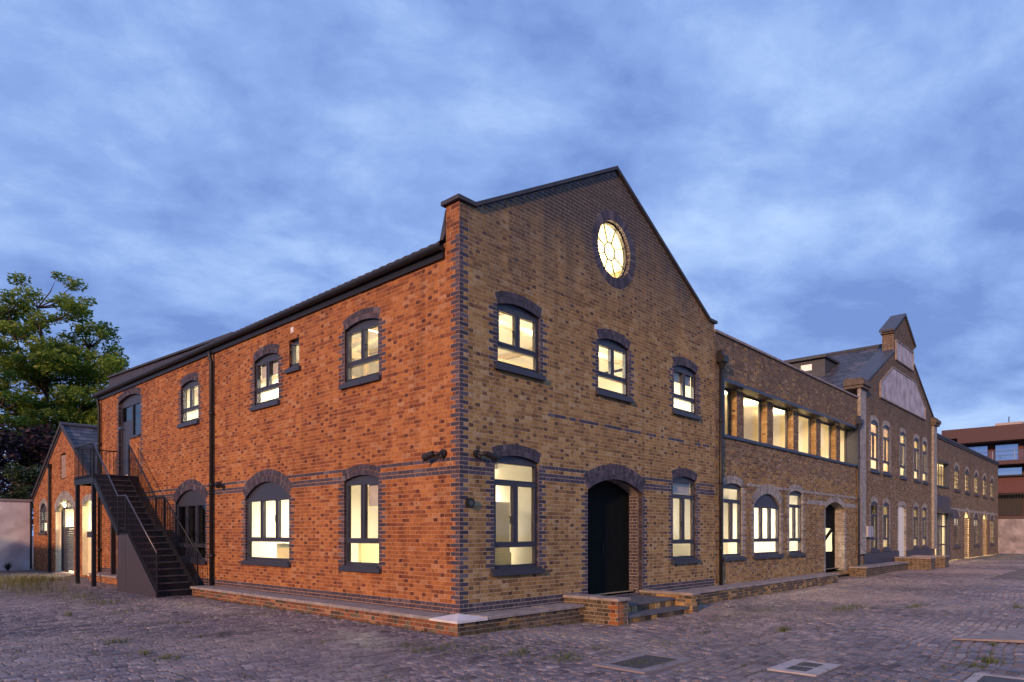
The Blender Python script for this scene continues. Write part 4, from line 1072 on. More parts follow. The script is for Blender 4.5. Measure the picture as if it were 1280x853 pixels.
# ------------------------------------------------------------------ the annex with the slate roof
def annex():
    T = thing('brick_annex', 'small single storey brick annex with slate roof left of the staircase', 'building', (0, 24, 0))
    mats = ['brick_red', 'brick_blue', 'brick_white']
    wi = Op(26.4, 27.5, 1.68, 2.70, .28, q=2, rings=2); d1 = Op(22.4, 25.0, .02, 2.55, .5, q=2, rings=3, rd=.11, quoin=False); d2 = Op(19.75, 21.3, .05, 2.7, .22, q=2, rings=2, quoin=False)
    bl_ = Op(23.5, 24.25, 3.92, 4.86, 0, quoin=False)
    def bd(z):
        if z < 3.3: return (19.36, 28.65)
        h = (z - 3.3) / 2.78; return (19.36 + 4.65 * h, 28.65 - 4.65 * h)
    Bf, mf = lay(WL, -.02, 6.05, bd, [wi, d1, d2, bl_], lambda k, u: 0)
    emit_bricks([Bf], T, mats); part('mortar_bed', join_mortar([mf]), 'mortar_red', T)
    sl = 2.78 / 4.65; n = 16
    slates(T, 'roof_slates', (.02, 19.36, 3.32), (.3, 0, 0), (0, 4.65 / n, 2.78 / n), 24, n)
    m = MB(); m.poly([(.01, 19.36, 3.31), (8, 19.36, 3.31), (8, 24.0, 6.09), (.01, 24.0, 6.09)]); m.poly([(.01, 28.8, 3.2), (8, 28.8, 3.2), (8, 24.0, 6.09), (.01, 24.0, 6.09)]); m.poly([(8, 19.36, 0), (8, 28.65, 0), (8, 28.65, 3.3), (8, 24, 6.08), (8, 19.36, 3.3)]); m.poly([(.01, 28.65, 0), (8, 28.65, 0), (8, 28.65, 3.3), (.01, 28.65, 3.3)])
    part('roof', m, 'slate', T)
    m = MB(); m.tube([(-.1, 24.0, 6.13), (8, 24.0, 6.13)], .1, 8); part('ridge_tile', m, 'slate', T)
    m = MB()
    for s_, y0, y1 in ((1, 28.95, 24.0), (-1, 19.36, 24.0)):
        z0 = 6.08 - abs(y0 - 24.0) * sl
        m.bar((-.06, y0, z0 + .04), (-.06, y1, 6.12), .05, .14); m.bar((-.02, y0, z0 - .12), (-.02, y1, 5.97), .03, .1)
    part('bargeboard', m, 'stair_panel', T)
    window(WL, wi, T, [2.15], [[], [.5]])
    m = MB(); WL.wb(m, 23.5, 24.25, 3.92, 4.86, -.06, -.03); part('blind_board', m, 'board', T)
    # doorway with reveals coloured cream for the light from inside
    m = MB(); A = math.asin(d1.w / d1.R)
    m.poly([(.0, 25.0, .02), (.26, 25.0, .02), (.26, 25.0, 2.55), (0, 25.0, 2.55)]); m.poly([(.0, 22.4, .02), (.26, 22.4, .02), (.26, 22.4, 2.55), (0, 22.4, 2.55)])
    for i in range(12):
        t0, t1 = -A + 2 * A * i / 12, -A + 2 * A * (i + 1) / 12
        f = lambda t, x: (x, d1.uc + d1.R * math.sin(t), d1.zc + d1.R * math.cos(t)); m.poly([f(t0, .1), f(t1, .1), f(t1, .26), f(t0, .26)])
    part('door_reveal', m, 'cream_lit', T); m = MB()
    m.poly([(.0, 21.3, .05), (.22, 21.3, .05), (.22, 21.3, 2.9), (0, 21.3, 2.9)]); part('door_reveal', m, 'cream_lit', T); m = MB(); m.poly([(.0, 19.75, .05), (.22, 19.75, .05), (.22, 19.75, 2.9), (0, 19.75, 2.9)])
    part('door_reveal', m, 'cream_lit', T)
    m = MB(); WL.wb(m, 22.4, 22.5, .02, 3.0, -.31, -.23); WL.wb(m, 24.8, 25.0, .02, 3.0, -.31, -.23); WL.wb(m, 22.5, 24.8, 1.84, 1.92, -.31, -.23); WL.wb(m, 22.5, 24.8, 2.66, 3.05, -.31, -.23); WL.wb(m, 24.3, 24.8, .02, 1.84, -.31, -.24); df = part('door_frame', m, 'frame', T)
    for i in range(18):
        m = MB(); z = .12 + i * .095; m.hexa([(.24, 22.5, z), (.24, 24.3, z), (.24, 24.3, z + .02), (.24, 22.5, z + .02), (.31, 22.5, z + .07), (.31, 24.3, z + .07), (.31, 24.3, z + .09), (.31, 22.5, z + .09)]); part('louvre', m, 'frame', df)
    m = MB(); WL.wb(m, 22.5, 24.8, 1.92, 2.66, -.275, -.27); part('pane', m, 'glass', df)
    m = MB(); WL.wb(m, 19.75, 21.3, .05, 1.75, -.24, -.2); part('door', m, 'cream_lit', T)
    m = MB(); WL.wb(m, 19.85, 20.6, 1.5, 1.72, -.19, .03); part('letter_box', m, 'frame', T)
    # inside
    m = MB(); inner_wall(m, WL, 19.45, 28.5, .02, 3.2, [(wi.u0, wi.u1, wi.zb, wi.zs), (22.45, 24.9, .05, 3.05), (19.75, 21.3, .05, 2.9)], -.175); room(m, .33, 5, 19.45, 28.5, .02, 3.2, 'XyYzZ'); part('interior', m, ['plaster', 'floor_inside'], T)
    lit('annex_lamp', 1.6, 1.6, 20.2, 27.4, 2.8, 4, 60)
    for (y, zt) in ((25.64, 4.45), (28.78, 3.25)):
        m = MB(); m.tube([(-.08, y, zt), (-.08, y, .02)], .055, 10); m.box(-.16, -.01, y - .1, y + .1, zt - .02, zt + .16); part('downpipe', m, 'black_metal', T)
    m = MB(); WL.wb(m, 22.3, 25.1, -.03, .035, -.1, .12); part('doorstep', m, 'coping_stone', T)
    # lamp over the door
    B_ = thing('door_lamp', 'small round lit lamp under the annex door arch', 'lamp', (.2, 24.35, 2.75))
    m = MB(); m.tube([(.23, 24.35, 2.82), (.19, 24.35, 2.82)], .10, 14); part('base', m, 'white_paint', B_)
    m = MB(); m.tube([(.19, 24.35, 2.82), (.13, 24.35, 2.82)], [.09, .06], 14); part('diffuser', m, 'lamp_glow', B_)
m_ = bpy.data.materials.new('lamp_glow'); m_.use_nodes = True; M['lamp_glow'] = m_
m_.node_tree.nodes['Principled BSDF'].inputs['Emission Color'].default_value = (1, .85, .55, 1); m_.node_tree.nodes['Principled BSDF'].inputs['Emission Strength'].default_value = 14
annex()
def at_ground(px, py, z=0.0):
    s = (H - z) * F / (py - HZ); t = (px - 640) / F
    return (CX + s * (AX + t * RX), CY + s * (AY + t * RY))
# ------------------------------------------------------------------ low walls and steps along the building
def masonry(T, faces, style, mats, nparts):
    """faces: (origin, u, n, length, z0, z1)"""
    bl, ms = [], []
    for o, u, n, ln, z0, z1, *sty in faces:
        b, m = lay(Wall(o, u, n), z0, z1, lambda z, L=ln: (0, L), [], sty[0] if sty else style); bl.append(b); ms.append(m)
    emit_bricks(bl, T, mats, nparts); part('mortar_bed', join_mortar(ms), 'mortar_dark', T)
def stones(T, x0, x1, y0, y1, z0, z1, axis, step, mat='coping_stone'):
    """coping slabs laid end to end"""
    a, b = (x0, x1) if axis == 'x' else (y0, y1)
    n = max(1, round((b - a) / step)); cuts = [a + (b - a) * (i + (random.uniform(-.12, .12) if 0 < i < n else 0)) / n for i in range(n + 1)]
    for p, q in zip(cuts, cuts[1:]):
        m = MB(); dz = random.uniform(-.004, .004); e = .012; g = .004
        X0, X1, Y0, Y1 = (p + g, q - g, y0, y1) if axis == 'x' else (x0, x1, p + g, q - g)
        jx = random.uniform(-.008, .008)
        X0 += jx * (axis == 'y'); Y0 += jx * (axis == 'x')
        m.box(X0, X1, Y0, Y1, z0, z1 - e + dz)
        m.hexa([(X0, Y0, z1 - e + dz), (X1, Y0, z1 - e + dz), (X1 - e, Y0 + e, z1 + dz), (X0 + e, Y0 + e, z1 + dz), (X0, Y1, z1 - e + dz), (X1, Y1, z1 - e + dz), (X1 - e, Y1 - e, z1 + dz), (X0 + e, Y1 - e, z1 + dz)])
        part('coping_stone', m, mat, T)
def ledges():
    T = thing('low_wall', 'knee low brick ledge with stone coping wrapping the building corner under the gable', 'low wall', (-.5, -.5, 0))
    masonry(T, [((-.5, -.5), (0, 1), (-1, 0), 10.35, -.12, .195, lambda k, u: 2 if random.random() < .75 else 0), ((-.5, -.5), (1, 0), (0, -1), 3.37, -.2, .195), ((-.5, 9.85), (1, 0), (0, 1), .48, -.1, .195)], lambda k, u: 0 if random.random() < .85 else 1, ['brick_mossy', 'brick_yellow', 'brick_red_dark'], 300)
    stones(T, -.535, -.005, .14, 9.88, .20, .255, 'y', 1.0); stones(T, .14, 2.86, -.535, -.005, .20, .255, 'x', .95)
    m = MB(); a, b, c = -.56, .13, .2
    m.box(a, b, a, b, .2, .235)
    mid = (a + b) / 2
    for p in (((a, a), (b, a)), ((b, a), (b, b)), ((b, b), (a, b)), ((a, b), (a, a))): m.poly([(*p[0], .235), (*p[1], .235), (mid, mid, .315)])
    part('corner_cap', m, 'cap_stone', T)
    T = thing('low_wall', 'short low brick ledge on the far side of the metal staircase', 'low wall', (-.5, 14, 0))
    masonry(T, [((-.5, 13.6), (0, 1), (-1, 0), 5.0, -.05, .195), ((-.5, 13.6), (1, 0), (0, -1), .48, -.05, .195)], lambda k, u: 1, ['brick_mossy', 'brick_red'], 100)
    stones(T, -.53, -.005, 13.57, 18.62, .20, .26, 'y', 1.0)
    T = thing('low_wall', 'short brick pier wall with red brick strip left of the arched doorway', 'low wall', (2.87, -1.3, 0))
    masonry(T, [((2.87, -1.30), (0, 1), (-1, 0), 1.29, -.2, .355), ((2.87, -1.30), (1, 0), (0, -1), .35, -.2, .355), ((3.22, -1.30), (0, 1), (1, 0), 1.29, -.2, .355)], lambda k, u: 2 if .06 < u < .20 else 0, ['brick_mossy', 'brick_yellow', 'brick_red'], 60)
    stones(T, 2.83, 3.26, -1.34, -.005, .36, .415, 'y', .66)
    T = thing('low_wall', 'short brick pier wall right of the arched doorway steps', 'low wall', (5.67, -1.3, 0))
    masonry(T, [((5.67, -1.35), (0, 1), (-1, 0), 1.34, -.2, .285), ((5.67, -1.35), (1, 0), (0, -1), .28, -.2, .285)], lambda k, u: 1 if random.random() < .5 else 0, ['brick_mossy', 'brick_yellow'], 60)
    stones(T, 5.64, 5.98, -1.38, -.005, .29, .345, 'y', .7)
    T = thing('low_wall', 'long low ledge with stone coping under the three white arched windows', 'low wall', (6, -.6, 0))
    masonry(T, [((5.96, -.60), (1, 0), (0, -1), 11.7, -.2, .175), ((17.66, -.6), (0, 1), (1, 0), .58, -.2, .175)], lambda k, u: 1 if random.random() < .4 else 0, ['brick_mossy', 'brick_yellow'], 120)
    stones(T, 5.985, 17.7, -.635, -.005, .18, .235, 'x', 1.1)
    T = thing('low_wall', 'low stone topped ledge below the navy plinth of the stepped gable building', 'low wall', (21, -.6, 0))
    masonry(T, [((20.9, -.62), (1, 0), (0, -1), 6.3, -.1, .28), ((20.9, -.62), (0, 1), (-1, 0), .6, -.1, .28)], lambda k, u: 0, ['brick_mossy', 'brick_brown'], 0)
    stones(T, 20.86, 27.2, -.66, -.01, .285, .345, 'x', 1.3)
    for x, lb in ((27.4, 'brick stub wall left of the pale door of the stepped gable building'), (30.3, 'brick stub wall beside the far glazed entrance')):
        T = thing('low_wall', lb, 'low wall', (x, -1.5, 0))
        masonry(T, [((x, -1.5), (0, 1), (-1, 0), 1.49, -.1, .5), ((x, -1.5), (1, 0), (0, -1), .9, -.1, .5)], lambda k, u: 0, ['brick_mossy', 'brick_brown'], 0)
        stones(T, x - .04, x + .94, -1.54, -.01, .505, .56, 'y', 1.5)
    T = thing('doorstep', 'two broad blue stone steps up to the black arched doorway', 'steps', (4.4, -1, 0))
    for y0, y1, z0, z1 in ((-.95, .55, -.1, .225), (-1.28, -.955, -.15, .05)):
        m = MB(); m.box(3.235, 5.655, y0, y1, z1 - .05, z1); st = part('step', m, 'step_stone', T)
        x = 3.24
        while x < 5.64:
            e = min(x + .215, 5.65); m = MB(); m.box(x + .005, e - .005, y0 + .02, y0 + .12, z0, z1 - .055, 0, random.random()); part('brick', m, 'brick_yellow' if random.random() < .6 else 'brick_mossy', st); x += .225
ledges()

# ------------------------------------------------------------------ metal staircase
def staircase():
    T = thing('metal_staircase', 'dark metal outdoor staircase with railings up to the side door', 'staircase', (-.8, 10.1, 0))
    x0, x1 = -1.30, -.30; rz, go = .175, .25
    fl = [(10.1, 0.0, 10), (13.0, 1.75, 10)]
    for y, z, n in fl:
        for i in range(n):
            zt = z + rz * (i + 1); ya = y + go * i
            if i < n - 1:
                m = MB(); m.box(x0 + .03, x1 - .03, ya - .02, ya + go + .005, zt - .035, zt); tr = part('tread', m, 'stair_metal', T)
            m = MB(); m.box(x0 + .03, x1 - .03, ya, ya + .012, zt - rz, zt - .038); part('riser', m, 'stair_metal', T)
            m = MB(); m.box(x0 + .03, x1 - .03, ya - .035, ya - .021, zt - .03, zt + .004); part('nosing', m, 'nosing', T)
    m = MB(); m.box(x0, x1, 12.33, 13.02, 1.69, 1.75); part('landing', m, 'stair_metal', T)
    m = MB(); m.box(x0, -.02, 15.25, 17.25, 3.44, 3.5); part('landing', m, 'stair_metal', T)
    m = MB(); m.box(x0 - .01, x0 + .07, 15.2, 17.27, 3.23, 3.435); m.box(x0 + .075, -.02, 17.19, 17.27, 3.23, 3.435); m.box(x0 + .075, -.02, 15.2, 15.27, 3.23, 3.435); part('landing_beam', m, 'stair_metal', T)
    for x in (x0, x1 - .02):
        m = MB()
        A_ = lambda yy, zz: [(x, yy, zz), (x + .02, yy, zz)]
        prof = [(10.02, 0.0), (10.02, .22), (12.33, 1.83), (13.0, 1.83), (15.27, 3.5), (15.27, 3.2), (13.05, 1.55), (12.35, 1.55), (10.3, 0.0)]
        f0 = [(x, a, b) for a, b in prof]; f1 = [(x + .02, a, b) for a, b in prof]
        m.poly(f0); m.poly(f1[::-1])
        for i in range(len(prof)):
            j = (i + 1) % len(prof); m.poly([f0[j], f0[i], f1[i], f1[j]])
        part('stringer', m, 'stair_metal', T)
    for pg in ([(10.06, 0), (12.3, 0), (12.3, 1.66), (12.18, 1.66), (10.06, .13)], [(12.32, 0), (12.98, 0), (12.98, 1.62), (12.32, 1.62)]):
        m = MB(); f0 = [(x0 - .03, a, b - .02) for a, b in pg]; f1 = [(x0 - .006, a, b - .02) for a, b in pg]; m.poly(f0); m.poly(f1[::-1])
        for i in range(len(pg)): j = (i + 1) % len(pg); m.poly([f0[j], f0[i], f1[i], f1[j]])
        part('side_panel', m, 'stair_panel', T)
    for (x, y) in ((x0 + .05, 15.4), (x0 + .05, 17.1), (-.2, 15.4), (-.2, 17.1)):
        m = MB(); m.box(x - .055, x + .055, y - .055, y + .055, -.02, 3.23); part('post', m, 'stair_metal', T)
    def floor(y):
        if y < 12.35: return (y - 10.1) * .7 + .175
        if y < 13.0: return 1.75
        return min(1.75 + .175 + (y - 13.0) * .7, 3.5)
    path = [(10.0, .175), (12.3, 1.75), (12.95, 1.75), (15.2, 3.5), (17.2, 3.5)]
    for x, hr in ((x0 - .02, 'handrail_steel'), (x1 + .0, 'stair_metal')):
        pts = [(x, a, b + .97) for a, b in path]
        if x > -1:
            pts = pts[:-1] + [(x, 15.3, 4.47)]
        m = MB(); m.tube(pts, .021, 8); part('handrail', m, hr, T, True)
        y = 10.0; e = 17.2 if x < -1 else 15.3
        for yy in (10.0, 12.3, 12.95, 15.2):
            b = np.interp(yy, [p[0] for p in path], [p[1] for p in path]); m = MB(); m.box(x - .018, x + .018, yy - .018, yy + .018, b - .15, b + .96); part('newel', m, 'stair_metal', T)
        while y < e:
            b = float(np.interp(y, [p[0] for p in path], [p[1] for p in path])); m = MB(); m.box(x - .007, x + .007, y - .007, y + .007, b - .1, b + .96); part('baluster', m, 'stair_metal', T); y += .115
    m = MB(); m.tube([(x0, 17.22, 4.45), (-.03, 17.22, 4.45)], .02, 8); part('handrail', m, 'stair_metal', T, True)
    x = x0
    while x < -.04:
        m = MB(); m.box(x - .007, x + .007, 17.213, 17.227, 3.5, 4.45); part('baluster', m, 'stair_metal', T); x += .115
staircase()

# ------------------------------------------------------------------ small fittings on the walls
def floodlight(wall, u, z, side, label):
    T = thing('security_light', label, 'wall light', wall.p(u, z, 0), 'black security lights on the brick walls')
    m = MB(); m.tube([wall.p(u, z, 0), wall.p(u, z, .05)], .075, 12); part('base', m, 'black_metal', T)
    m = MB(); m.tube([wall.p(u, z, .05), wall.p(u + side * .10, z - .01, .12), wall.p(u + side * .16, z - .02, .15)], .03, 8); m.tube([wall.p(u, z, .05), wall.p(u, z - .09, .10)], .025, 8); part('arm', m, 'black_metal', T, True)
    m = MB(); m.tube([wall.p(u + side * .13, z, .14), wall.p(u + side * .33, z - .07, .19)], [.055, .07], 12); part('head', m, 'black_metal', T)
floodlight(WL, .38, 3.05, 1, 'black security light on red brick beside the building corner')
floodlight(WF, .40, 3.05, 1, 'black security light left of the tall front window with arch')
floodlight(WL, 9.30, 2.95, -1, 'black security light next to the long downpipe')
T = thing('wall_vent', 'round black vent on the front wall below the security light', 'vent', WF.p(.22, 2.18))
m = MB(); m.tube([WF.p(.22, 2.18, 0), WF.p(.22, 2.18, .07)], .085, 16); part('casing', m, 'black_metal', T)
m = MB(); m.tube([WF.p(.22, 2.18, .06), WF.p(.22, 2.18, .075)], .045, 12); part('grille', m, 'lead', T)
m = MB(); WL.wb(m, 5.5, 5.62, 6.20, 6.32, 0, .02); WL.wb(m, 5.53, 5.59, 6.23, 6.29, .02, .035)
o = part('air_vent', m, 'white_paint', None); tag(o, 'small white square vent above the tiny upper window', 'vent')
T = thing('meter_box', 'pale grey meter box on the stepped gable building wall', 'meter box', WF.p(23.2, 1.7))
m = MB(); WF.wb(m, 22.85, 23.6, 1.5, 1.95, .0, .16); part('case', m, 'meter_grey', T)
m = MB(); WF.wb(m, 23.28, 23.3, 1.52, 1.93, .16, .165); part('door_gap', m, 'black_metal', T)

# ------------------------------------------------------------------ yard covers and slabs
for i, (cx, cy, a, b) in enumerate(COVERS):
    z = float(gz(cx, cy))
    lb = ['large dark iron cover set in concrete near the picture bottom', 'pale concrete inspection cover with two dark inset plates', 'pale framed drain cover at the bottom right edge'][i]
    T = thing('inspection_cover', lb, 'drain cover', (cx, cy, z))
    m = MB(); fw = .14 if i == 0 else .10
    m.box(cx - a, cx + a, cy - b, cy - b + fw, z - .05, z + .004); m.box(cx - a, cx + a, cy + b - fw, cy + b, z - .05, z + .004); m.box(cx - a, cx - a + fw, cy - b + fw, cy + b - fw, z - .05, z + .004); m.box(cx + a - fw, cx + a, cy - b + fw, cy + b - fw, z - .05, z + .004)
    part('surround', m, 'concrete_dull' if i == 0 else 'concrete', T)
    if i == 1:
        m = MB(); m.box(cx - a + fw, cx + a - fw, cy - b + fw, cy + b - fw, z - .05, z + .002); part('infill', m, 'concrete', T)
        for d in (-.17, .17):
            m = MB(); m.box(cx + d - .13, cx + d + .13, cy - .12, cy + .12, z - .02, z + .007); part('plate', m, 'iron_cover', T)
    else:
        m = MB(); m.box(cx - a + fw + .01, cx + a - fw - .01, cy - b + fw + .01, cy + b - fw - .01, z - .05, z + .002); part('plate', m, 'iron_cover', T)
m = MB(); m.hexa([(4.46, -6.41, .0), (5.1, -7.9, .0), (5.1, -7.9, .06), (4.46, -6.41, .02), (7.0, -7.3, .0), (7.2, -8.6, 0), (7.2, -8.6, .06), (7.0, -7.3, .06)])
o = part('concrete_slab', m, 'concrete_dull', None); tag(o, 'pale flat concrete slab lying on the setts at the right edge', 'slab')

# ------------------------------------------------------------------ boundary wall on the left
T = thing('boundary_wall', 'pale rendered boundary wall left of the annex', 'wall', (-3, 28.75, 0))
m = MB(); m.box(-7.0, -.03, 28.75, 29.0, -.1, 3.1); part('render', m, 'render_white', T)
m = MB(); m.box(-7.05, -.03, 28.68, 29.07, 3.105, 3.2); part('coping', m, 'coping_stone', T)
m = MB(); m.box(-7.0, -6.75, 22.6, 28.745, -.1, 2.75); part('shade_wall', m, 'render_white', T)  # unseen wall, added to cast shade on the foot of the annex

# ------------------------------------------------------------------ trees and plants
def leaf_quads(centres, radii, per, size, flat=.5, rseed=0, droop=0.0):
    """leaf-sized faces scattered through clumps"""
    g = np.random.default_rng(rseed); P = []; S = []
    for c, r in zip(centres, radii):
        n = int(per * (r[0] if isinstance(r, tuple) else r) ** 2)
        d = g.normal(0, 1, (n, 3)); d /= np.linalg.norm(d, axis=1)[:, None]; d *= (g.uniform(0, 1, (n, 1)) ** .45)
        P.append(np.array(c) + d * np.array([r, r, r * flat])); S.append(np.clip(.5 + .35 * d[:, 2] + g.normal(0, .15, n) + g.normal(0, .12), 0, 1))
    P = np.concatenate(P); S = np.concatenate(S); n = len(P)
    a = g.normal(0, 1, (n, 3)); a[:, 2] *= .5; a[:, 2] -= droop; a /= np.linalg.norm(a, axis=1)[:, None]
    b = np.cross(a, g.normal(0, 1, (n, 3)) + np.array([0, 0, 1.2])); b /= np.linalg.norm(b, axis=1)[:, None]
    sz = size * g.uniform(.6, 1.3, (n, 1))
    V = np.stack([P - a * sz, P + b * sz * .42, P + a * sz, P - b * sz * .42], 1)
    return V.reshape(-1, 3), np.arange(4 * n).reshape(-1, 4), S
def crown(T, V, Q, S, mat):
    o = link('crown', quadmesh('crown', V, Q, np.zeros(len(Q)), S, [mat]), T); return o
def big_tree(base, stems, ell, ncl, label, mat, size, per, seed, rr=(.55, 1.05), name='tree', flat=.5):
    T = thing(name, label, 'tree', base); g = random.Random(seed); bx, by, bz = base
    tm = MB(); stem_pts = []
    for st in stems:
        pts = [Vector((bx + p[0], by + p[1], bz + p[2])) for p in st[0]]
        n = len(pts); tm.tube(pts, [st[1] + (st[2] - st[1]) * i / (n - 1) for i in range(n)], 8)
        for p, q in zip(pts, pts[1:]):
            for k in range(5): stem_pts.append(p.lerp(q, k / 5))
    cs, rs = [], []
    tries = 0
    while len(cs) < ncl and tries < 20000:
        tries += 1
        e = g.choice(ell); d = Vector((g.gauss(0, 1), g.gauss(0, 1), g.gauss(0, 1))).normalized() * (g.random() ** .33)
        c = Vector((bx + e[0] + d.x * e[3], by + e[1] + d.y * e[4], bz + e[2] + d.z * e[5]))
        if any((c - Vector(k)).length < .95 * rr[0] * 1.25 for k in cs): continue
        cs.append(tuple(c)); rs.append(g.uniform(*rr))
        low = [s for s in stem_pts if s.z < c.z - .3] or stem_pts
        s_ = min(low, key=lambda s: (s - c).length + .25 * abs(s.z - c.z + 1.2)); mid = s_.lerp(c, .55) + Vector((g.uniform(-.2, .2), g.uniform(-.2, .2), -.18 * (c - s_).length * .3))
        tm.tube([s_, mid, c], [.05, .03, .012], 5, cap=False)
    part('trunk', tm, 'bark', T, True)
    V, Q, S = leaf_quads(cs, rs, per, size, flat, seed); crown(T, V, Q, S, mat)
    return T
big_tree((3.3, 38, 0), [([(0, 0, -.2), (.05, 0, 2.5), (-.1, 0, 5.0), (-.6, .2, 8), (-.7, 0, 11), (-1.2, .1, 15.5)], .26, .03), ([(-.1, 0, 4.8), (.8, .1, 7), (1.3, 0, 10), (1.5, -.1, 13.5)], .17, .03), ([(-.3, 0, 6.5), (-1.6, .3, 8.2), (-3, .2, 9.0)], .09, .03), ([(1.2, 0, 9), (2.6, 0, 10.4), (3.6, .2, 11.5)], .07, .02), ([(-.65, 0, 9.5), (-2.0, -.2, 12), (-2.6, 0, 14.5)], .08, .02)],
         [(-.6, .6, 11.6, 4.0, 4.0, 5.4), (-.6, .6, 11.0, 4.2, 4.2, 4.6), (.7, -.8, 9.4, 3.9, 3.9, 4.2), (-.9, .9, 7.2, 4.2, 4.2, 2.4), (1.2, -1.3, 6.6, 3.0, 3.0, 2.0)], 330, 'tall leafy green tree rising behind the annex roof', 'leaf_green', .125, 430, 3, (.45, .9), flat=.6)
big_tree((-.6, 33.5, 0), [([(0, 0, 0), (0, 0, 3), (.2, 0, 6)], .2, .04), ([(0, 0, 2.5), (1, 0, 4.5), (1.6, 0, 6.3)], .1, .03)], [(-.5, 0, 4.6, 2.6, 1.6, 2.6), (1.5, 0, 4.6, 2.0, 1.6, 2.6)], 80, 'dark purple leaved tree behind the pale boundary wall', 'leaf_purple', .13, 330, 5, (.5, .85), flat=.8)
# weeping conifer at the picture edge
def weeping():
    T = thing('weeping_conifer', 'dark weeping conifer cut by the left picture edge', 'tree', (-2.6, 35, 0)); g = random.Random(9)
    m = MB(); m.tube([(-2.6, 35, 0), (-2.6, 35, 6), (-2.5, 35, 12)], [.25, .16, .03], 8)
    cs, rs = [], []
    for k in range(34):
        a = g.uniform(0, 6.28); z = g.uniform(5.5, 11.6); r = (12.4 - z) * .30 + .2; p = Vector((-2.55, 35, z)); q = p + Vector((math.cos(a) * r, math.sin(a) * r, .1))
        m.tube([p, p.lerp(q, .5) + Vector((0, 0, .15)), q], [.05, .03, .015], 5, cap=False)
        ln = g.uniform(1.2, 2.6)
        for j in range(7): cs.append((q.x + g.uniform(-.12, .12), q.y + g.uniform(-.12, .12), q.z - ln * j / 7)); rs.append(.26)
    part('trunk', m, 'bark', T, True); V, Q, S = leaf_quads(cs, rs, 1300, .11, 1.2, 11, 1.5); crown(T, V, Q, S, 'leaf_dark')
weeping()
def bush(name, base, blobs, label, mat, size, per, seed, cat='bush'):
    T = thing(name, label, cat, base); g = random.Random(seed); m = MB()
    for b in blobs: m.tube([Vector(base), Vector(b[:3])], [.04, .015], 5, cap=False)
    part('stem', m, 'bark', T)
    V, Q, S = leaf_quads([b[:3] for b in blobs], [b[3] for b in blobs], per, size, .8, seed); crown(T, V, Q, S, mat)
bush('ivy_bush', (-.3, 29.5, 3.0), [(-.3 + .3 * i, 29.4 + .1 * (i % 2), 3.6 + .45 * (i % 3), .5) for i in range(-1, 3)] + [(-.5, 29.4, 4.3, .45), (.1, 29.5, 4.4, .4)], 'rounded green bush above the boundary wall end', 'leaf_ivy', .07, 1500, 4)
bush('hedge', (-2.2, 29.3, 2.9), [(-4.2 + .4 * i, 29.35, 3.3 + .05 * (i % 2), .32) for i in range(11)], 'low dark green hedge growing over the boundary wall top', 'leaf_ivy', .06, 1500, 6, 'hedge')
T = thing('spiky_plant', 'small dark spiky plant at the foot of the boundary wall', 'plant', (-1.05, 28.2, 0))
for k in range(26):
    a = 2 * math.pi * k / 26 * 2.4; el_ = R(random.uniform(35, 80)); ln = random.uniform(.35, .55); d = Vector((math.cos(a) * math.cos(el_), math.sin(a) * math.cos(el_), math.sin(el_))); s_ = Vector((-math.sin(a), math.cos(a), 0)) * .025; p = Vector((-1.05, 28.2, 0))
    m = MB(); m.poly([p - s_ * .6, p + s_ * .6, p + d * ln * .5 + s_, p + d * ln * .5 - s_], 0, random.random()); m.poly([p + d * ln * .5 - s_, p + d * ln * .5 + s_, p + d * ln + Vector((0, 0, -.05))], 0, random.random()); part('leaf', m, 'agave_leaf', T)
def blades(name, spots, mat, label):
    """spots: (x, y, spread x, spread y, n, height)"""
    g = np.random.default_rng(21); V = []; S = []
    for x, y, sx, sy, n, h in spots:
        px = x + g.normal(0, sx, n); py = y + g.normal(0, sy, n); a = g.uniform(0, 6.28, n); hh = h * g.uniform(.4, 1.2, n); w = .004 + .012 * hh
        ln = g.normal(0, .35, (n, 2)) * hh[:, None]
        z = gz(px, py) - .01
        b0 = np.column_stack([px - w * np.cos(a), py - w * np.sin(a), z]); b1 = np.column_stack([px + w * np.cos(a), py + w * np.sin(a), z])
        t1 = np.column_stack([px + ln[:, 0] + .3 * w * np.cos(a), py + ln[:, 1] + .3 * w * np.sin(a), z + hh]); t0 = np.column_stack([px + ln[:, 0] - .3 * w * np.cos(a), py + ln[:, 1] - .3 * w * np.sin(a), z + hh])
        V.append(np.stack([b0, b1, t1, t0], 1)); S.append(g.uniform(0, 1, n))
    V = np.concatenate(V); S = np.concatenate(S); n = len(V)
    o = link(name, quadmesh(name, V.reshape(-1, 3), np.arange(4 * n).reshape(-1, 4), np.zeros(n), S, [mat])); o['kind'] = 'stuff'; o['label'] = label; o['category'] = 'grass'
sp = []
for (px, py, n, h) in ((15, 727, 300, .22), (35, 728, 400, .25), (55, 726, 300, .22), (25, 732, 300, .18), (45, 738, 300, .16), (62, 743, 200, .12), (10, 734, 160, .14), (70, 732, 150, .15)):
    x, y = at_ground(px, py); sp.append((x, y, .45, .9, n, h))
blades('dry_grass', sp, 'grass', 'patch of tall dry grass growing out of the setts by the annex')
sp = []
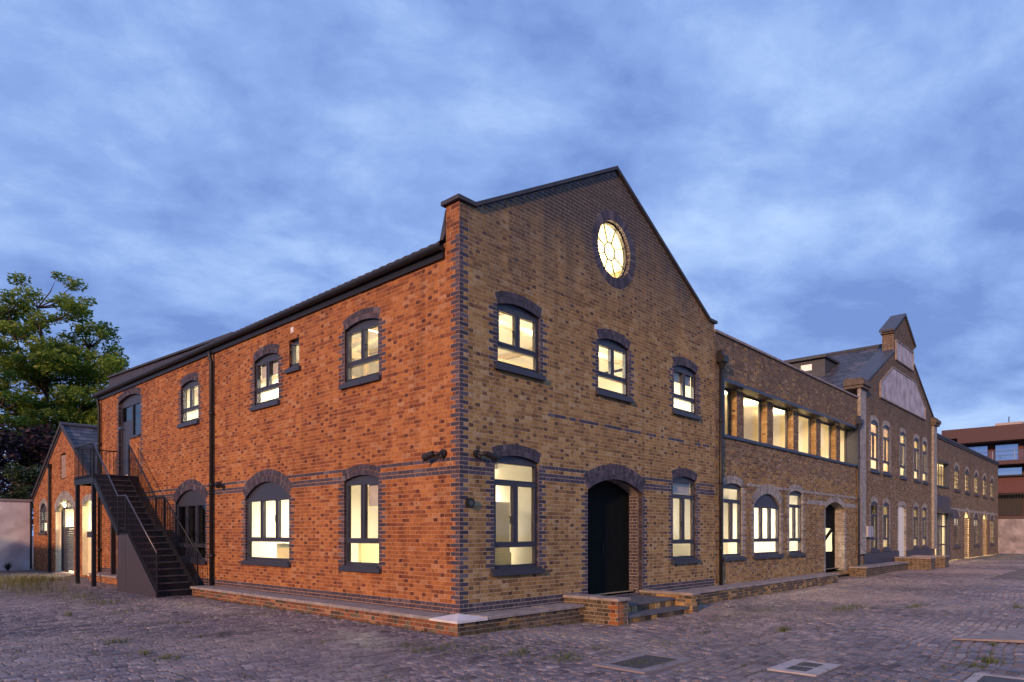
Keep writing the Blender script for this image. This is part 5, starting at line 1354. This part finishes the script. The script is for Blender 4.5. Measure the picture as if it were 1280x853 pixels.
for (px, py, n, h, sx, sy) in ((143, 804, 90, .09, .12, .06), (183, 818, 40, .08, .04, .04), (210, 824, 90, .07, .10, .07), (85, 770, 40, .12, .05, .05), (262, 794, 60, .06, .25, .04), (300, 770, 120, .05, .5, .08), (340, 766, 80, .05, .4, .08), (545, 812, 160, .07, .25, .10), (520, 806, 80, .06, .2, .1), (650, 818, 160, .06, .25, .10), (700, 822, 100, .06, .2, .1), (712, 825, 120, .06, .15, .1), (745, 812, 60, .05, .2, .1), (600, 814, 100, .06, .3, .1), (980, 784, 110, .09, .10, .06), (880, 785, 60, .06, .15, .06), (1065, 757, 160, .08, .5, .12), (1050, 757, 110, .07, .4, .12), (1142, 757, 140, .07, .4, .12), (1218, 834, 90, .05, .07, .07), (1232, 828, 60, .1, .03, .03), (1242, 806, 40, .07, .04, .04), (1245, 829, 60, .06, .12, .05), (1272, 760, 60, .12, .08, .08), (130, 755, 160, .1, .3, .4), (160, 765, 120, .07, .3, .3), (230, 780, 80, .06, .3, .05), (100, 748, 160, .12, .3, .5), (420, 800, 60, .05, .3, .05), (800, 830, 60, .05, .15, .05), (940, 762, 160, .06, .9, .12), (905, 768, 120, .05, .7, .12)):
    x, y = at_ground(px, py); sp.append((x, y, sx, sy, n, h))
gw = random.Random(5)
for k in range(420):
    px, py = gw.uniform(0, 1280), 700 + 150 * gw.random() ** 1.3
    x, y = at_ground(px, py)
    if (x > -.6 and y > -1.4) or math.hypot(x - CX, y - CY) > 30 or abs(math.sin(x * .7 + 2 * math.sin(y * .45))) < .45: continue
    a_ = gw.random() < .5
    sp.append((x, y, .12 if a_ else .02, .02 if a_ else .12, gw.randint(8, 26), gw.uniform(.02, .05)))
for k in range(60):
    sp.append((-.56, gw.uniform(0, 9.6), .02, .1, 12, .04)); sp.append((gw.uniform(6.0, 17), -.66, .15, .02, 14, .04)); sp.append((gw.uniform(-.4, 2.8), -.57, .12, .02, 10, .035))
blades('weeds', sp, 'weed', 'weeds and moss tufts in the joints of the setts')

# ------------------------------------------------------------------ far end of the yard
T = thing('boundary_wall', 'whitewashed brick wall closing the far end of the yard', 'wall', (61, -5, 0))
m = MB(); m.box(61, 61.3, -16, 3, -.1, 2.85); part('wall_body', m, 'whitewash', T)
m = MB(); m.box(60.95, 61.35, -16, 3, 2.855, 2.95); part('coping', m, 'coping_dark', T)
T = thing('railing_fence', 'dark vertical bar fence on top of the far whitewashed wall', 'fence', (61.1, -5, 2.95))
m = MB()
for k in range(95): m.box(61.12, 61.16, -15.9 + k * .2, -15.86 + k * .2, 2.95, 4.9)
o = part('bar', m, 'black_metal', T); o['kind'] = 'stuff'
m = MB(); m.box(61.1, 61.18, -16, 3, 4.86, 4.95); part('top_rail', m, 'black_metal', T)
def apartment():
    T = thing('apartment_building', 'modern red brick apartment block with balconies behind the far wall', 'building', (85, 0, 0)); x = 85.0
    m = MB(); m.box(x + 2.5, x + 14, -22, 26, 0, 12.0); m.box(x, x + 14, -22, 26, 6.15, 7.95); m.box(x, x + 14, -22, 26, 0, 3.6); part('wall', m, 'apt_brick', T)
    m = MB(); m.box(x - .3, x + 12, -22, 7.4, 12.0, 13.0); m.box(x + 3, x + 14, -22, 9.6, 13.0, 14.1); part('roof', m, 'apt_roof', T)
    m = MB(); m.box(x - .5, x + 3, -22, 8.2, 9.3, 9.75); part('balcony', m, 'apt_roof', T)
    m = MB(); m.box(x - .5, x + 3, -22, 26, 7.955, 8.05); part('balcony', m, 'apt_dark', T)
    for i, y in enumerate((-18, -13.5, -9, -4.5, -1.6, 1.6, 4.8)):
        w = 2.6
        f = MB(); f.box(x + 2.30, x + 2.48, y, y + w, 9.76, 11.9); p_ = part('window', f, 'apt_dark', T)
        g = MB(); g.box(x + 2.24, x + 2.29, y + .08, y + w - .08, 9.85, 11.8); part('pane', g, 'apt_glass', p_)
        f = MB(); f.box(x + 2.30, x + 2.48, y, y + w, 8.1, 9.25); p_ = part('window', f, 'apt_dark', T)
        if i % 2: g = MB(); g.box(x + 2.24, x + 2.29, y + .08, y + w - .08, 8.3, 9.1); part('pane', g, 'apt_glass', p_)
        f = MB(); f.box(x + 2.3, x + 2.48, y, y + w, 3.7, 6.1); p_ = part('window', f, 'apt_dark', T)
        g = MB(); g.box(x + 2.24, x + 2.29, y + .08, y + w - .08, 4.0, 5.9); part('pane', g, 'apt_lit' if i in (3, 4, 2) else 'apt_dark', p_)
    m = MB(); m.box(x - .45, x - .42, -22, 8.1, 9.76, 10.75); part('balcony_glass', m, 'glass', T)
    m = MB(); m.tube([(x - .43, -22, 10.78), (x - .43, 8.1, 10.78)], .03, 6); part('balcony_rail', m, 'chrome', T)
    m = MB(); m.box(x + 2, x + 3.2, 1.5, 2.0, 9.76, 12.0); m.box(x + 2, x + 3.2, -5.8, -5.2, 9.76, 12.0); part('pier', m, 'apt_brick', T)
    for k in range(14):
        m = MB(); m.box(x - .49, x - .46, -20 + k * 2, -19.95 + k * 2, 9.76, 10.8); part('balcony_post', m, 'chrome', T)
    m = MB(); m.tube([(x + 5, 3.2, 14.1), (x + 5, 3.2, 15.3)], .05, 6); part('aerial', m, 'apt_dark', T)
    m = MB(); m.box(x + 4, x + 7, 1.8, 4.4, 14.1, 14.5); part('roof_plant', m, 'concrete', T)
m_ = bpy.data.materials.new('apt_lit'); m_.use_nodes = True; M['apt_lit'] = m_
m_.node_tree.nodes['Principled BSDF'].inputs['Emission Color'].default_value = (1, .68, .4, 1); m_.node_tree.nodes['Principled BSDF'].inputs['Emission Strength'].default_value = .7
apartment()
